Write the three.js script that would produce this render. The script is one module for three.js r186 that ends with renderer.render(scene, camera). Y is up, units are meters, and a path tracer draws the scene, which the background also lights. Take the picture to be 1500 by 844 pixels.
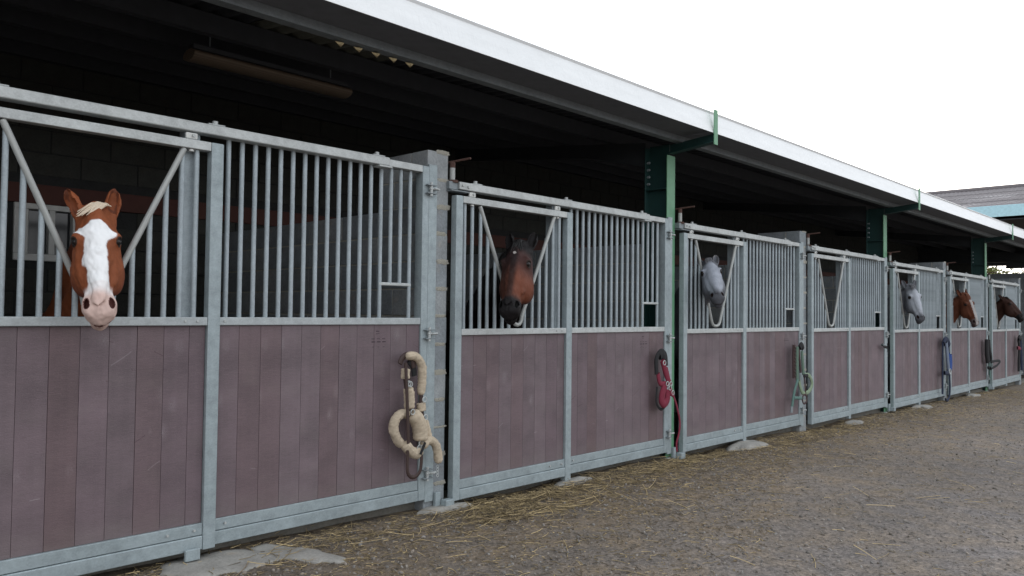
import * as THREE from 'three';
import { RoundedBoxGeometry } from 'three/addons/geometries/RoundedBoxGeometry.js';
import { mergeGeometries, mergeVertices } from 'three/addons/utils/BufferGeometryUtils.js';
import { ImprovedNoise } from 'three/addons/math/ImprovedNoise.js';

const V3 = (x, y, z) => new THREE.Vector3(x, y, z);
const scene = new THREE.Scene();

/* ---------- camera, sky, sun, exposure ---------- */
const camera = new THREE.PerspectiveCamera(40.3, 1024 / 576, 0.1, 2000);
{
  const yaw = 0.80638, pit = 0.03108, rol = 0.01118;
  const fw = V3(Math.sin(yaw), 0, -Math.cos(yaw)), rt = V3(Math.cos(yaw), 0, Math.sin(yaw)), up = V3(0, 1, 0);
  const f2 = fw.clone().multiplyScalar(Math.cos(pit)).addScaledVector(up, Math.sin(pit));
  const u2 = up.clone().multiplyScalar(Math.cos(pit)).addScaledVector(fw, -Math.sin(pit));
  const c = Math.cos(rol), s = Math.sin(rol);
  const R = rt.clone().multiplyScalar(c).addScaledVector(u2, s);
  const U = rt.clone().multiplyScalar(-s).addScaledVector(u2, c);
  camera.quaternion.setFromRotationMatrix(new THREE.Matrix4().makeBasis(R, U, f2.clone().negate()));
  camera.position.set(-3.942, 1.397, 4.397);
}
scene.add(camera);
const SUN = V3(Math.sin(1.238), 0.19, -Math.cos(1.238)).normalize();
{ // evening sky, veiled white, brightest and warmest round the low sun behind the roof
  const W = 256, H = 128, d = new Float32Array(W * H * 4);
  for (let j = 0; j < H; j++) for (let i = 0; i < W; i++) {
    const el = ((j + 0.5) / H - 0.5) * Math.PI, az = ((i + 0.5) / W - 0.5) * 2 * Math.PI;
    const v = V3(Math.cos(el) * Math.cos(az), Math.sin(el), Math.cos(el) * Math.sin(az));
    const g = Math.max(0, v.dot(SUN)), a = Math.pow(g, 3) * 0.45, b = Math.pow(g, 24) * 1.3;
    const hz = Math.exp(-Math.max(0, v.y) * 5);
    let L = 1.12 + a + b + hz * 0.06;
    let r = L * (0.93 + 0.05 * hz) + b * 0.25, gg = L * 0.985, bb = L * (1.055 - 0.06 * hz) - b * 0.3;
    if (v.y < 0) { const k = Math.max(0, 1 + v.y * 8), q = 0.16; r = q + (r - q) * k; gg = q + (gg - q) * k; bb = q + (bb - q) * k; }
    const o = (j * W + i) * 4; d[o] = r; d[o + 1] = gg; d[o + 2] = bb; d[o + 3] = 1;
  }
  const t = new THREE.DataTexture(d, W, H, THREE.RGBAFormat, THREE.FloatType);
  t.mapping = THREE.EquirectangularReflectionMapping; t.magFilter = t.minFilter = THREE.LinearFilter; t.needsUpdate = true;
  scene.background = t; scene.environment = t;
}
const sun = new THREE.DirectionalLight(0xffdfb8, 0.8);
sun.position.copy(SUN).multiplyScalar(60); sun.castShadow = true; sun.shadow.radius = 24;
Object.assign(sun.shadow.camera, { left: -45, right: 45, top: 45, bottom: -45, near: 1, far: 160 });
sun.shadow.mapSize.set(2048, 2048);
scene.add(sun, sun.target);
const renderer = new THREE.WebGLRenderer({ antialias: true });
renderer.toneMapping = THREE.LinearToneMapping;
renderer.toneMappingExposure = 1.3;
renderer.shadowMap.enabled = true;
renderer.setSize(1024, 576);

/* ---------- helpers ---------- */
function rng(a) { return () => { a |= 0; a = a + 0x6D2B79F5 | 0; let t = Math.imul(a ^ a >>> 15, 1 | a); t = t + Math.imul(t ^ t >>> 7, 61 | t) ^ t; return ((t ^ t >>> 14) >>> 0) / 4294967296; }; }
const R = rng(7);
const PN = new ImprovedNoise();
const noise = (x, y, z = 0) => PN.noise(x, y, z);
const fbm = (x, y, z = 0, o = 4) => { let s = 0, a = 0.5, f = 1; for (let i = 0; i < o; i++) { s += a * PN.noise(x * f, y * f, z * f + i * 7.3); a *= 0.5; f *= 2.03; } return s; };
const sm = (a, b, x) => { const t = Math.min(1, Math.max(0, (x - a) / (b - a))); return t * t * (3 - 2 * t); };
const mix = (a, b, t) => a + (b - a) * t;
const used = {};
function numbered(n) { const k = used[n] = (used[n] ?? -1) + 1; return k ? `${n}_${String(k).padStart(3, '0')}` : n; }
function tag(o, label, category, group, kind) { if (label) o.userData.label = label; if (category) o.userData.category = category; if (group) o.userData.group = group; if (kind) o.userData.kind = kind; return o; }
function thing(name, label, category, pos = [0, 0, 0], group) { const o = new THREE.Group(); o.name = numbered(name); o.position.set(...pos); scene.add(o); return tag(o, label, category, group); }
function grp(name, parent, pos = [0, 0, 0]) { const o = new THREE.Group(); o.name = name; o.position.set(...pos); parent.add(o); return o; }
function mesh(name, geo, mat, parent, pos) { const m = new THREE.Mesh(geo, mat); m.name = parent === scene ? numbered(name) : name; m.castShadow = m.receiveShadow = true; if (pos) m.position.set(...pos); parent.add(m); return m; }
function struct(name, geo, mat) { const m = mesh(name, geo, mat, scene); m.userData.kind = 'structure'; return m; }
// uv in metres from the dominant axis of each face
function boxUV(g, ou = 0, ov = 0) {
  if (g.index) g = g.toNonIndexed();
  const p = g.attributes.position, n = g.attributes.normal, uv = new Float32Array(p.count * 2);
  for (let i = 0; i < p.count; i += 3) {
    let ax = 0, ay = 0, az = 0; for (let k = 0; k < 3; k++) { ax += Math.abs(n.getX(i + k)); ay += Math.abs(n.getY(i + k)); az += Math.abs(n.getZ(i + k)); }
    for (let k = 0; k < 3; k++) { const x = p.getX(i + k), y = p.getY(i + k), z = p.getZ(i + k), o = (i + k) * 2;
      if (az >= ax && az >= ay) { uv[o] = x; uv[o + 1] = y; } else if (ax >= ay) { uv[o] = z; uv[o + 1] = y; } else { uv[o] = x; uv[o + 1] = z; }
      uv[o] += ou; uv[o + 1] += ov; }
  }
  g.setAttribute('uv', new THREE.BufferAttribute(uv, 2)); return g;
}
const cache = new Map();
function rb(w, h, d, r = 0.004) { const k = `r${w.toFixed(4)},${h.toFixed(4)},${d.toFixed(4)},${r}`; if (!cache.has(k)) cache.set(k, boxUV(new RoundedBoxGeometry(w, h, d, 1, Math.min(r, w / 2.1, h / 2.1, d / 2.1)), R() * 3, R() * 3)); return cache.get(k); }
const B = (x0, x1, y0, y1, z0, z1) => { const g = new THREE.BoxGeometry(x1 - x0, y1 - y0, z1 - z0); g.translate((x0 + x1) / 2, (y0 + y1) / 2, (z0 + z1) / 2); return boxUV(g); };
// rounded bar given by its limits, as a named mesh
function bar(name, x0, x1, y0, y1, z0, z1, mat, parent, r) { return mesh(name, rb(x1 - x0, y1 - y0, z1 - z0, r), mat, parent, [(x0 + x1) / 2, (y0 + y1) / 2, (z0 + z1) / 2]); }
function cyl(r, h, seg = 10) { const k = `c${r},${h.toFixed(4)},${seg}`; if (!cache.has(k)) { const g = new THREE.CylinderGeometry(r, r, h, seg); const uv = g.attributes.uv; for (let i = 0; i < uv.count; i++) uv.setXY(i, uv.getX(i) * r * 6.28, uv.getY(i) * h); cache.set(k, g); } return cache.get(k); }
function tube(pts, r, seg = 32, rad = 8) { return new THREE.TubeGeometry(new THREE.CatmullRomCurve3(pts.map((p) => V3(...p)), false, 'catmullrom', 0.5), seg, r, rad, false); }

/* ---------- textures ---------- */
function tex(w, h, f, srgb, rx = 1, ry = rx) {
  const d = new Uint8Array(w * h * 4);
  for (let j = 0; j < h; j++) for (let i = 0; i < w; i++) { const c = f(i / w, j / h, i, j), o = (j * w + i) * 4; for (let k = 0; k < 3; k++) d[o + k] = Math.max(0, Math.min(255, (Array.isArray(c) ? c[k] : c) * 255)); d[o + 3] = 255; }
  const t = new THREE.DataTexture(d, w, h, THREE.RGBAFormat); t.wrapS = t.wrapT = THREE.RepeatWrapping; t.magFilter = THREE.LinearFilter; t.minFilter = THREE.LinearMipmapLinearFilter; t.generateMipmaps = true; t.repeat.set(rx, ry); if (srgb) t.colorSpace = THREE.SRGBColorSpace; t.needsUpdate = true; return t;
}
// periodic noise on the unit square (blend of four shifted samples)
const pn = (u, v, f, z = 0, o = 4) => { const a = fbm(u * f, v * f, z, o), b = fbm((u - 1) * f, v * f, z, o), c = fbm(u * f, (v - 1) * f, z, o), d = fbm((u - 1) * f, (v - 1) * f, z, o); const s = mix(mix(a, b, u), mix(c, d, u), v); return s / Math.sqrt((u * u + (1 - u) * (1 - u)) * (v * v + (1 - v) * (1 - v))); };
const S = (c) => c.map((x) => Math.pow(Math.max(0, x), 1 / 2.2));     // linear -> sRGB
const rT = rng(99);
const whiteN = Float32Array.from({ length: 512 * 512 }, () => rT());
const wn = (i, j) => whiteN[((j & 511) << 9) | (i & 511)];

// galvanised steel: mottled spangle, dull streaks, white rust specks
const galvMap = tex(512, 512, (u, v, i, j) => { const a = pn(u, v, 14, 1, 3), b = pn(u, v, 60, 4, 2), s = pn(u, v, 3, 9, 3); let g = 1 + a * 0.24 + b * 0.22 + s * 0.22 + (wn(i, j) - 0.5) * 0.09; return S([0.86 * g, 0.875 * g, 0.87 * g].map((x) => x * 0.86)); }, true, 1.6);
const galvRough = tex(256, 256, (u, v) => 0.62 + pn(u, v, 12, 21, 3) * 0.35, false, 1.6);
const galvBump = tex(256, 256, (u, v) => 0.5 + pn(u, v, 26, 31, 3) * 0.5, false, 1.6);
function galv(r, g, b, m = 0.35) { return new THREE.MeshStandardMaterial({ color: new THREE.Color().setRGB(r, g, b), map: galvMap, roughnessMap: galvRough, roughness: 0.9, metalness: m, bumpMap: galvBump, bumpScale: 0.0006 }); }
const M = {};
M.galv = galv(0.43, 0.492, 0.517, 0.25); M.galvBar = galv(0.46, 0.515, 0.55, 0.2); M.galvWarm = galv(0.52, 0.525, 0.51, 0.2); M.galvRail = galv(0.63, 0.645, 0.64, 0.2);
M.galvMid = galv(0.52, 0.55, 0.56, 0.2); M.galvOld = galv(0.30, 0.33, 0.35, 0.2); M.zinc = galv(0.62, 0.63, 0.6, 0.3);
// composite planks: fine brushed lines, scuffs, splashes of dust along the foot
const rs = rng(404), scr = Array.from({ length: 13 }, () => ({ u: rs(), v: 0.1 + rs() * 0.85, l: 0.015 + rs() * 0.05, a: (rs() - 0.5) * 1.4, b: (rs() - 0.5) * 0.5, w: 0.0012 + rs() * 0.0016, s: rs() < 0.4 ? 0.09 : -0.05 }));
const smear = Array.from({ length: 9 }, () => ({ u: rs(), v: 0.25 + rs() * 0.7, r: 0.012 + rs() * 0.03 }));
const plankMap = tex(2048, 1024, (u, v, i, j) => {
  const fine = wn(i >> 1, j + 7) - 0.5, fine2 = wn(i >> 5, (j >> 1) + 99) - 0.5, sp = wn(i * 7, j * 5) > 0.9965 ? 0.35 : 0;
  const cloud = pn(u, v, 7, 3, 4), big = pn(u, v, 2.2, 8, 3);
  const dust = sm(0.14, 0, v) * (0.5 + 0.6 * pn(u, v, 16, 5, 3)) * 0.5 + sm(0.0, 0.9, pn(u, v, 9, 41, 3) + 0.1) * 0.22;
  let s = 1 + fine * 0.34 + fine2 * 0.16 + cloud * 0.36 + big * 0.36, mk = 0; const band = fbm(u * 60, v * 0.7, 5, 3) * 0.12; s += band;
  for (const q of scr) { const du = (u - q.u) * 1.8, dv = v - q.v; if (Math.abs(du) < q.l && Math.abs(dv) < 0.1) { const d = Math.abs(dv - du * q.a - q.b * 12 * du * du); if (d < q.w) mk += q.s * (0.4 + wn(i, j)); } }
  for (const q of smear) { const du = (u - q.u) * 2.6, dv = (v - q.v) * 0.8, d = Math.hypot(du, dv); if (d < q.r * 1.5) mk += 0.05 * sm(q.r * 1.5, 0, d) * (wn(i >> 1, j >> 2) > 0.55 ? 1.3 : 0.25); }
  let c = [0.162 * s + mk, 0.118 * s + mk, 0.131 * s + mk]; c = c.map((x, k) => mix(x, [0.26, 0.235, 0.21][k], Math.min(0.6, dust * 0.75)) + sp * 0.3);
  return S(c);
}, true, 0.5, 1 / 1.12);
const plankBump = tex(512, 512, (u, v, i, j) => 0.5 + (wn(i >> 2, j) - 0.5) * 0.5 + pn(u, v, 8, 61, 3) * 0.4, false, 1, 2);
const plankTone = [[1, 1, 1], [0.94, 0.91, 0.93], [1.06, 1.07, 1.07], [0.96, 0.90, 0.89], [1.03, 1.01, 1.02], [0.89, 0.81, 0.79]];
M.plank = plankTone.map((c) => new THREE.MeshStandardMaterial({ color: new THREE.Color().setRGB(c[0] * 0.86, c[1] * 0.86, c[2] * 0.86), map: plankMap, bumpMap: plankBump, bumpScale: 0.0012, roughness: 0.62 }));
// concrete block
const concMap = tex(512, 512, (u, v, i, j) => { const s = 1 + pn(u, v, 6, 2, 4) * 0.4 + (wn(i, j) - 0.5) * 0.3 + pn(u, v, 40, 12, 2) * 0.3; const y = sm(0.1, 0.6, pn(u, v, 5, 77, 3)); return S([mix(0.30, 0.36, y) * s, mix(0.31, 0.33, y) * s, mix(0.31, 0.29, y) * s]); }, true, 1.3);
const concBump = tex(512, 512, (u, v, i, j) => 0.5 + pn(u, v, 30, 16, 3) * 0.5 + (wn(i, j) - 0.5) * 0.35, false, 1.3);
const conc = (k, t = [1, 1, 1]) => new THREE.MeshStandardMaterial({ color: new THREE.Color().setRGB(k * t[0], k * t[1], k * t[2]), map: concMap, bumpMap: concBump, bumpScale: 0.004, roughness: 0.95 });
M.block = [conc(0.92, [0.95, 1, 1.05]), conc(0.8, [0.95, 1, 1.06]), conc(1.0, [0.98, 1, 1.02]), conc(0.86, [0.93, 1, 1.06])]; M.blockIn = [conc(0.135, [1, 0.98, 0.86]), conc(0.125, [1, 0.98, 0.86]), conc(0.145, [1, 0.98, 0.86])];  // blockIn: same block darkened, interior shade put into its colour
M.mortar = conc(1.3, [1.04, 0.96, 0.82]); M.mortarIn = conc(0.09); M.concrete = conc(1.0, [1, 0.97, 0.92]); M.stone = conc(0.98, [1, 0.93, 0.85]);  // mortarIn: mortar darkened likewise for the shaded interior
// painted steel
const paintMap = tex(256, 256, (u, v, i, j) => { const s = 1 + pn(u, v, 8, 5, 4) * 0.25 + (wn(i, j) - 0.5) * 0.06; return S([0.8 * s, 0.8 * s, 0.8 * s]); }, true, 1.5);
const paint = (r, g, b, ro = 0.5, m = 0) => new THREE.MeshStandardMaterial({ color: new THREE.Color().setRGB(r, g, b), map: paintMap, roughness: ro, metalness: m, bumpMap: galvBump, bumpScale: 0.0004 });
M.groove = paint(0.05, 0.038, 0.042, 0.9); M.green = paint(0.155, 0.37, 0.215, 0.5); M.redPaint = paint(0.09, 0.022, 0.013, 0.7); M.white = paint(0.75, 0.75, 0.72, 0.6); M.blue = paint(0.55, 0.85, 0.95, 0.6);
M.rust = paint(0.11, 0.058, 0.046, 0.9); M.sheet = paint(0.05, 0.053, 0.06, 0.7, 0); M.gutter = paint(0.17, 0.175, 0.19, 0.6); M.fibre = paint(0.17, 0.17, 0.135, 0.7); M.teal = paint(0.018, 0.062, 0.058, 0.5); M.steelDark = paint(0.05, 0.055, 0.06, 0.6, 0.1); M.darkClad = paint(0.035, 0.038, 0.045, 0.9);  // teal: column green darkened, shade put into the colour
const fasciaMap = tex(512, 256, (u, v, i, j) => { const drip = wn((i * 3) & 511, 5) > 0.93 ? 0.10 * sm(0.3, 1, v) : 0; const s = 0.97 + pn(u, v, 5, 5, 4) * 0.09 + pn(u, v, 40, 15, 2) * 0.06 - drip * 0.6; return S([0.85 * s, 0.85 * s, 0.84 * s]); }, true, 0.6, 3);
M.fascia = new THREE.MeshStandardMaterial({ color: new THREE.Color().setRGB(0.92, 0.93, 0.94), map: fasciaMap, roughness: 0.45, metalness: 0.0, bumpMap: galvBump, bumpScale: 0.002 });
M.glass = new THREE.MeshPhysicalMaterial({ color: 0xffffff, transmission: 1, thickness: 0, roughness: 0.03, ior: 1.5 });
M.diffuser = new THREE.MeshStandardMaterial({ color: new THREE.Color().setRGB(0.17, 0.125, 0.085), map: tex(64, 128, (u, v, i, j) => { const s = 0.55 + 0.45 * Math.pow(Math.abs(Math.sin(v * 28)), 0.7) + (wn(i, j) - 0.5) * 0.1; return S([s, s, s]); }, true, 1, 8), roughness: 0.7 });
M.black = paint(0.02, 0.02, 0.022, 0.6); M.rubber = paint(0.03, 0.03, 0.035, 0.85);
M.strawMat = new THREE.MeshStandardMaterial({ color: 0xffffff, roughness: 0.75 });
M.pebble = new THREE.MeshStandardMaterial({ color: 0xffffff, roughness: 0.9 });
M.leakPale = paint(0.80, 0.66, 0.38, 0.8);  // pale tone imitating daylight that leaks through the corrugations

/* ---------- ground ---------- */
const gy = (x, z) => { let y = -0.052 - 0.0112 * x; y += fbm(x * 0.45, z * 0.45, 3, 3) * 0.05 * sm(-0.2, 0.6, z) + fbm(x * 2.4, z * 2.4, 8, 3) * 0.022; y -= 0.045 * Math.exp(-((x - 0.75) ** 2) / 0.35 - (z ** 2) / 0.06); y -= 0.05 * Math.exp(-((x - 3.75) ** 2) / 0.3 - (z ** 2) / 0.06); y -= 0.05 * Math.exp(-((x - 6.9) ** 2) / 0.3 - (z ** 2) / 0.06); return x > 24 ? mix(y, -0.33, sm(24, 34, x)) : y; };
const dirtMap = tex(1024, 1024, (u, v, i, j) => {
  const a = pn(u, v, 6, 1, 5), b = pn(u, v, 28, 4, 4), c = pn(u, v, 90, 6, 2), w = wn(i, j) - 0.5, w2 = wn((i >> 1) + 131, (j >> 1) + 57);
  const warm = sm(-0.25, 0.35, a); let s = 1 + b * 0.75 + c * 1.1 + w * 0.8;
  let col = [mix(0.150, 0.178, warm) * s, mix(0.131, 0.142, warm) * s, mix(0.118, 0.106, warm) * s];
  if (w2 > 0.965) { const k = 0.5 + wn(i >> 1, 77 + (j >> 1)) * 1.1; col = [0.22 * k, 0.21 * k, 0.2 * k]; }
  return S(col);
}, true, 1 / 2.3);
const dirtBump = tex(1024, 1024, (u, v, i, j) => 0.5 + pn(u, v, 24, 4, 4) * 0.35 + pn(u, v, 90, 6, 2) * 0.35 + (wn((i >> 1) + 131, (j >> 1) + 57) > 0.965 ? 0.25 : 0), false, 1 / 2.3);
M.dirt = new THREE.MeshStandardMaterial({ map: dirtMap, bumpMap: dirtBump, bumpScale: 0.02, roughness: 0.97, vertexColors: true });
{
  const xs = [], zs = [];
  for (let x = -12; x < 26; x += 0.09) xs.push(x); for (let x = 26; x < 60; x += 1.5) xs.push(x); xs.push(70, 90, 130, 200, 400, 900); xs.unshift(-900, -300, -100, -50, -30, -20, -15);
  zs.push(-900, -300, -100, -50, -20, -8, -4); for (let z = -0.6; z < 6; z += 0.09) zs.push(z); for (let z = 6; z < 16; z += 0.8) zs.push(z); zs.push(20, 30, 60, 150, 400, 900);
  const nx = xs.length, nz = zs.length, P = [], U = [], C = [], I = [];
  for (let j = 0; j < nz; j++) for (let i = 0; i < nx; i++) {
    const x = xs[i], z = zs[j]; const near = x > -13 && x < 34 && z > -5 && z < 20;
    P.push(x, near ? gy(x, z) : (x < -13 ? 0.09 : x > 34 ? -0.33 : gy(Math.min(34, Math.max(-13, x)), 0) - 0.02), z); U.push(x, z);
    const p = fbm(x * 0.35, z * 0.6, 5, 4), nearWall = sm(1.3, 0.1, z), grey = sm(0.2, 3.5, z);
    const k = (1 + p * 0.5 - nearWall * 0.1) * mix(0.82, 1.06, sm(-3, 5, x + z * 0.8)); C.push(k * mix(1.05, 0.98, grey), k * mix(0.97, 0.99, grey), k * mix(0.84, 1.04, grey));  // colour slightly darker towards the stall fronts
  }
  for (let j = 0; j < nz - 1; j++) for (let i = 0; i < nx - 1; i++) { const a = j * nx + i, b = a + 1, c = a + nx, d = c + 1; I.push(a, c, b, b, c, d); }
  const g = new THREE.BufferGeometry(); g.setAttribute('position', new THREE.Float32BufferAttribute(P, 3)); g.setAttribute('uv', new THREE.Float32BufferAttribute(U, 2)); g.setAttribute('color', new THREE.Float32BufferAttribute(C, 3)); g.setIndex(I); g.computeVertexNormals();
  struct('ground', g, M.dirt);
}
const W = 3.2, NS = 7;
// lumpy flat patch of old concrete or stone lying in the dirt
function lump(cx, cz, rx, rz, h, seed, turn = 0, uneven = 0.35) {
  const na = 40, nr = 9, P = [], U = [], I = [];
  for (let r = 0; r <= nr; r++) for (let a = 0; a < na; a++) {
    const t = a / na * 6.2832, q = r / nr, e = 1 + uneven * fbm(Math.cos(t) * 1.3 + seed, Math.sin(t) * 1.3, seed, 4) * 2;
    const lx = Math.cos(t) * rx * e * Math.min(1, q * 1.06), lz = Math.sin(t) * rz * e * Math.min(1, q * 1.06);
    const x = cx + lx * Math.cos(turn) - lz * Math.sin(turn), z = cz + lx * Math.sin(turn) + lz * Math.cos(turn);
    const y = gy(x, z) + (q > 0.97 ? -0.03 : h * (1 - q ** 5) + fbm(x * 7, z * 7, seed, 3) * h * 0.6 * (1 - q * 0.7));
    P.push(x, y, z); U.push(x, z);
  }
  for (let r = 0; r < nr; r++) for (let a = 0; a < na; a++) { const b = (a + 1) % na, p = r * na; I.push(p + a, p + b, p + na + a, p + b, p + na + b, p + na + a); }
  const g = new THREE.BufferGeometry(); g.setAttribute('position', new THREE.Float32BufferAttribute(P, 3)); g.setAttribute('uv', new THREE.Float32BufferAttribute(U, 2)); g.setIndex(I); g.computeVertexNormals(); return g;
}
{ // old concrete showing through the dirt beside the first stall
  const p = (geo, label) => tag(mesh('concrete_patch', geo, M.stone, scene), label, 'concrete patch');
  p(lump(-1.86, 0.14, 0.30, 0.24, 0.018, 3, 0.3), 'pale rounded concrete patch in the dirt under the first stall door post');
  p(lump(-1.46, 0.30, 0.12, 0.33, 0.014, 9, -0.35), 'long worn concrete strip in the dirt, right of the rounded patch, by the first stall');
  p(lump(-0.06, 0.02, 0.26, 0.10, 0.035, 15, 0), 'rough concrete lump at the foot of the nearest block pillar');
  const s = (geo, label) => tag(mesh('flat_stone', geo, M.stone, scene), label, 'stone');
  s(lump(1.38, 0.03, 0.24, 0.085, 0.035, 21, 0), 'small pale flat stone under the door post of the dark bay horse stall');
  s(lump(4.48, 0.1, 0.34, 0.17, 0.05, 27, 0), 'largest pale flat stone, under the door post of the first grey horse stall');
  s(lump(7.7, 0.1, 0.22, 0.13, 0.03, 33, 0), 'pale flat stone under the door of the stall with no horse');
  s(lump(10.8, 0.1, 0.3, 0.16, 0.04, 39, 0), 'pale flat stone under the door of the white-faced grey horse stall');
  s(lump(14.3, 0.05, 0.28, 0.14, 0.04, 45, 0), 'farthest pale flat stone, below the small chestnut horse with a narrow blaze');
}
{ // sill under the fronts, stall floor
  const g = []; for (let k = -2; k < 8; k++) { const y = -0.034 * (k - 1) - 0.075; g.push(B(k * W, (k + 1) * W - 0.002, y - 0.25, y + 0.02, -0.32, -0.13)); }
  const s = struct('kerb', mergeGeometries(g), conc(0.55, [1, 0.92, 0.8]));
  const f = []; for (let k = -4; k < 8; k++) { const y = -0.034 * (k - 1) - 0.06; f.push(B(k * W, (k + 1) * W - 0.002, y - 0.2, y, -3.5, -0.325)); }
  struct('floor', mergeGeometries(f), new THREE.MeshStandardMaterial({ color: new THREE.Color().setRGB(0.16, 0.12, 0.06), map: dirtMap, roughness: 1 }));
}
{ // loose straw and pebbles
  const r = rng(31), straw = [], col = new THREE.Color(), m4 = new THREE.Matrix4(), q = new THREE.Quaternion();
  const pos = [0, 0, 0, 1, 0, 0.06, 2, 0, 0.02], g = new THREE.BufferGeometry(), P = [], I = [];
  for (let i = 0; i <= 3; i++) { const t = i / 3, b = Math.sin(t * 3.1) * 0.06; P.push(t - 0.5, 0, b, t - 0.5, 0.012, b + 0.012, t - 0.5, 0, b + 0.024); } // triangular stalk, unit length
  for (let i = 0; i < 3; i++) for (let k = 0; k < 3; k++) { const a = i * 3 + k, b = i * 3 + (k + 1) % 3; I.push(a, a + 3, b, b, a + 3, b + 3); }
  g.setAttribute('position', new THREE.Float32BufferAttribute(P, 3)); g.setIndex(I); g.computeVertexNormals();
  const add = (x, z, len, th, up) => straw.push([x, z, len, th, up]);
  const heap = (n, cx, cz, sx, sz, dir, spread) => { for (let i = 0; i < n; i++) { const a = (r() + r() + r() - 1.5) * 1.4, b = (r() + r() + r() - 1.5) * 1.4; add(cx + a * sx, cz + b * sz, 0.06 + r() * r() * 0.34, dir + (r() - 0.5) * spread, r() * r() * 0.045); } };
  for (let i = 0; i < 6000; i++) { const x = -3 + r() * 20; add(x, Math.abs(r() * r() * 1.8) - 0.05, 0.03 + r() * r() * 0.17, r() * 3.14, 0); }
  for (let i = 0; i < 9000; i++) { const x = -2.6 + Math.pow(r(), 1.5) * 11; add(x, r() * (0.5 + 1.9 * sm(6, -1, x)), 0.012 + r() * r() * 0.06, r() * 3.14, 0); }
  for (let i = 0; i < 60; i++) add(-1.2 + r() * 6, 0.3 + r() * 2.4, 0.12 + r() * 0.2, r() * 3.14, 0.004);
  for (let i = 0; i < 800; i++) add(-2.5 + r() * 12, r() * 3.2, 0.02 + r() * r() * 0.13, r() * 3.14, 0);
  heap(700, 0.75, 0.12, 0.6, 0.12, 0.5, 2.2); heap(480, 0.35, 0.45, 0.5, 0.2, 0.4, 2.4); heap(420, 1.6, 0.3, 1.0, 0.25, 0.3, 2.6); heap(300, 2.6, 0.15, 0.5, 0.15, 0.2, 2.6);
  heap(420, 3.6, 0.05, 0.4, 0.12, 0.4, 2.4); heap(250, 5.2, 0.2, 0.8, 0.2, 0.4, 2.4); heap(260, 7, 0.1, 0.7, 0.2, 0.4, 2.4); heap(200, 9.8, 0.3, 0.9, 0.3, 0.4, 2.4); heap(140, -1.2, 0.2, 0.5, 0.2, 0.4, 2.5);
  const im = new THREE.InstancedMesh(g, M.strawMat, straw.length); im.name = 'straw'; tag(im, 'golden straw scattered along the foot of the stall fronts', 'straw', null, 'stuff');
  straw.forEach(([x, z, len, th, up], i) => { q.setFromEuler(new THREE.Euler((r() - 0.5) * 0.5, th, (r() - 0.5) * 0.16)); m4.compose(V3(x, gy(x, z) + 0.004 + up, z), q, V3(len, 0.14 + r() * 0.12, (len > 0.14 ? 0.17 : 0.12) + r() * 0.06)); im.setMatrixAt(i, m4); const k = 0.45 + r() * r() * 1.3; col.setRGB(0.44 * k, 0.335 * k, 0.175 * k); if (r() < (len < 0.06 ? 0.55 : 0.22)) col.setRGB(0.17 * k, 0.125 * k, 0.075 * k); im.setColorAt(i, col); });
  im.receiveShadow = im.castShadow = true; scene.add(im);
  const pg = new THREE.IcosahedronGeometry(1, 0); const n = 42000, pm = new THREE.InstancedMesh(pg, M.pebble, n); pm.name = 'gravel'; tag(pm, 'grey gravel strewn over the dirt yard', 'gravel', null, 'stuff');
  for (let i = 0; i < n; i++) { const x = -2.8 + Math.pow(r(), 1.7) * 16, z = 0.05 + r() * 4.2, s = 0.0028 + r() ** 7 * 0.011; q.setFromEuler(new THREE.Euler(r() * 6, r() * 6, r() * 6)); m4.compose(V3(x, gy(x, z) + s * 0.25, z), q, V3(s * (0.8 + r() * 0.6), s * 0.7, s)); pm.setMatrixAt(i, m4); const k = 0.55 + r() * 0.85, w = r(); col.setRGB(0.2 * k, (0.19 - 0.02 * w) * k, (0.18 - 0.04 * w) * k); pm.setColorAt(i, col); }
  pm.receiveShadow = pm.castShadow = true; scene.add(pm);
}

/* ---------- walls, pillars, columns ---------- */
const smearGeo = [0, 1, 2, 3].map((v) => { const g = new THREE.SphereGeometry(1, 24, 12), p = g.attributes.position; for (let i = 0; i < p.count; i++) { const x = p.getX(i), y = p.getY(i), z = p.getZ(i), q = Math.pow(Math.abs(x) ** 4 + Math.abs(y) ** 4 + Math.abs(z) ** 4, -0.25), e = q * (1 + 0.9 * fbm(x * 2.2 + v * 9, y * 2.2, z * 2, 3)); p.setXYZ(i, x * e, y * e * (1 + 0.5 * noise(x * 5 + v, 3, 1)), z); } g.computeVertexNormals(); return boxUV(g); });
const rw = rng(5), pick = (a) => a[Math.floor(rw() * a.length)];
const lab1 = ['', 'between the white-blazed chestnut and the dark bay horse', 'between the dark bay and the first grey horse', 'between the first grey horse and the stall with no horse', 'between the stall with no horse and the white-faced grey horse', 'between the white-faced grey and the small chestnut horse', 'between the small chestnut and the farthest dark horse', 'past the farthest dark horse'];
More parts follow.
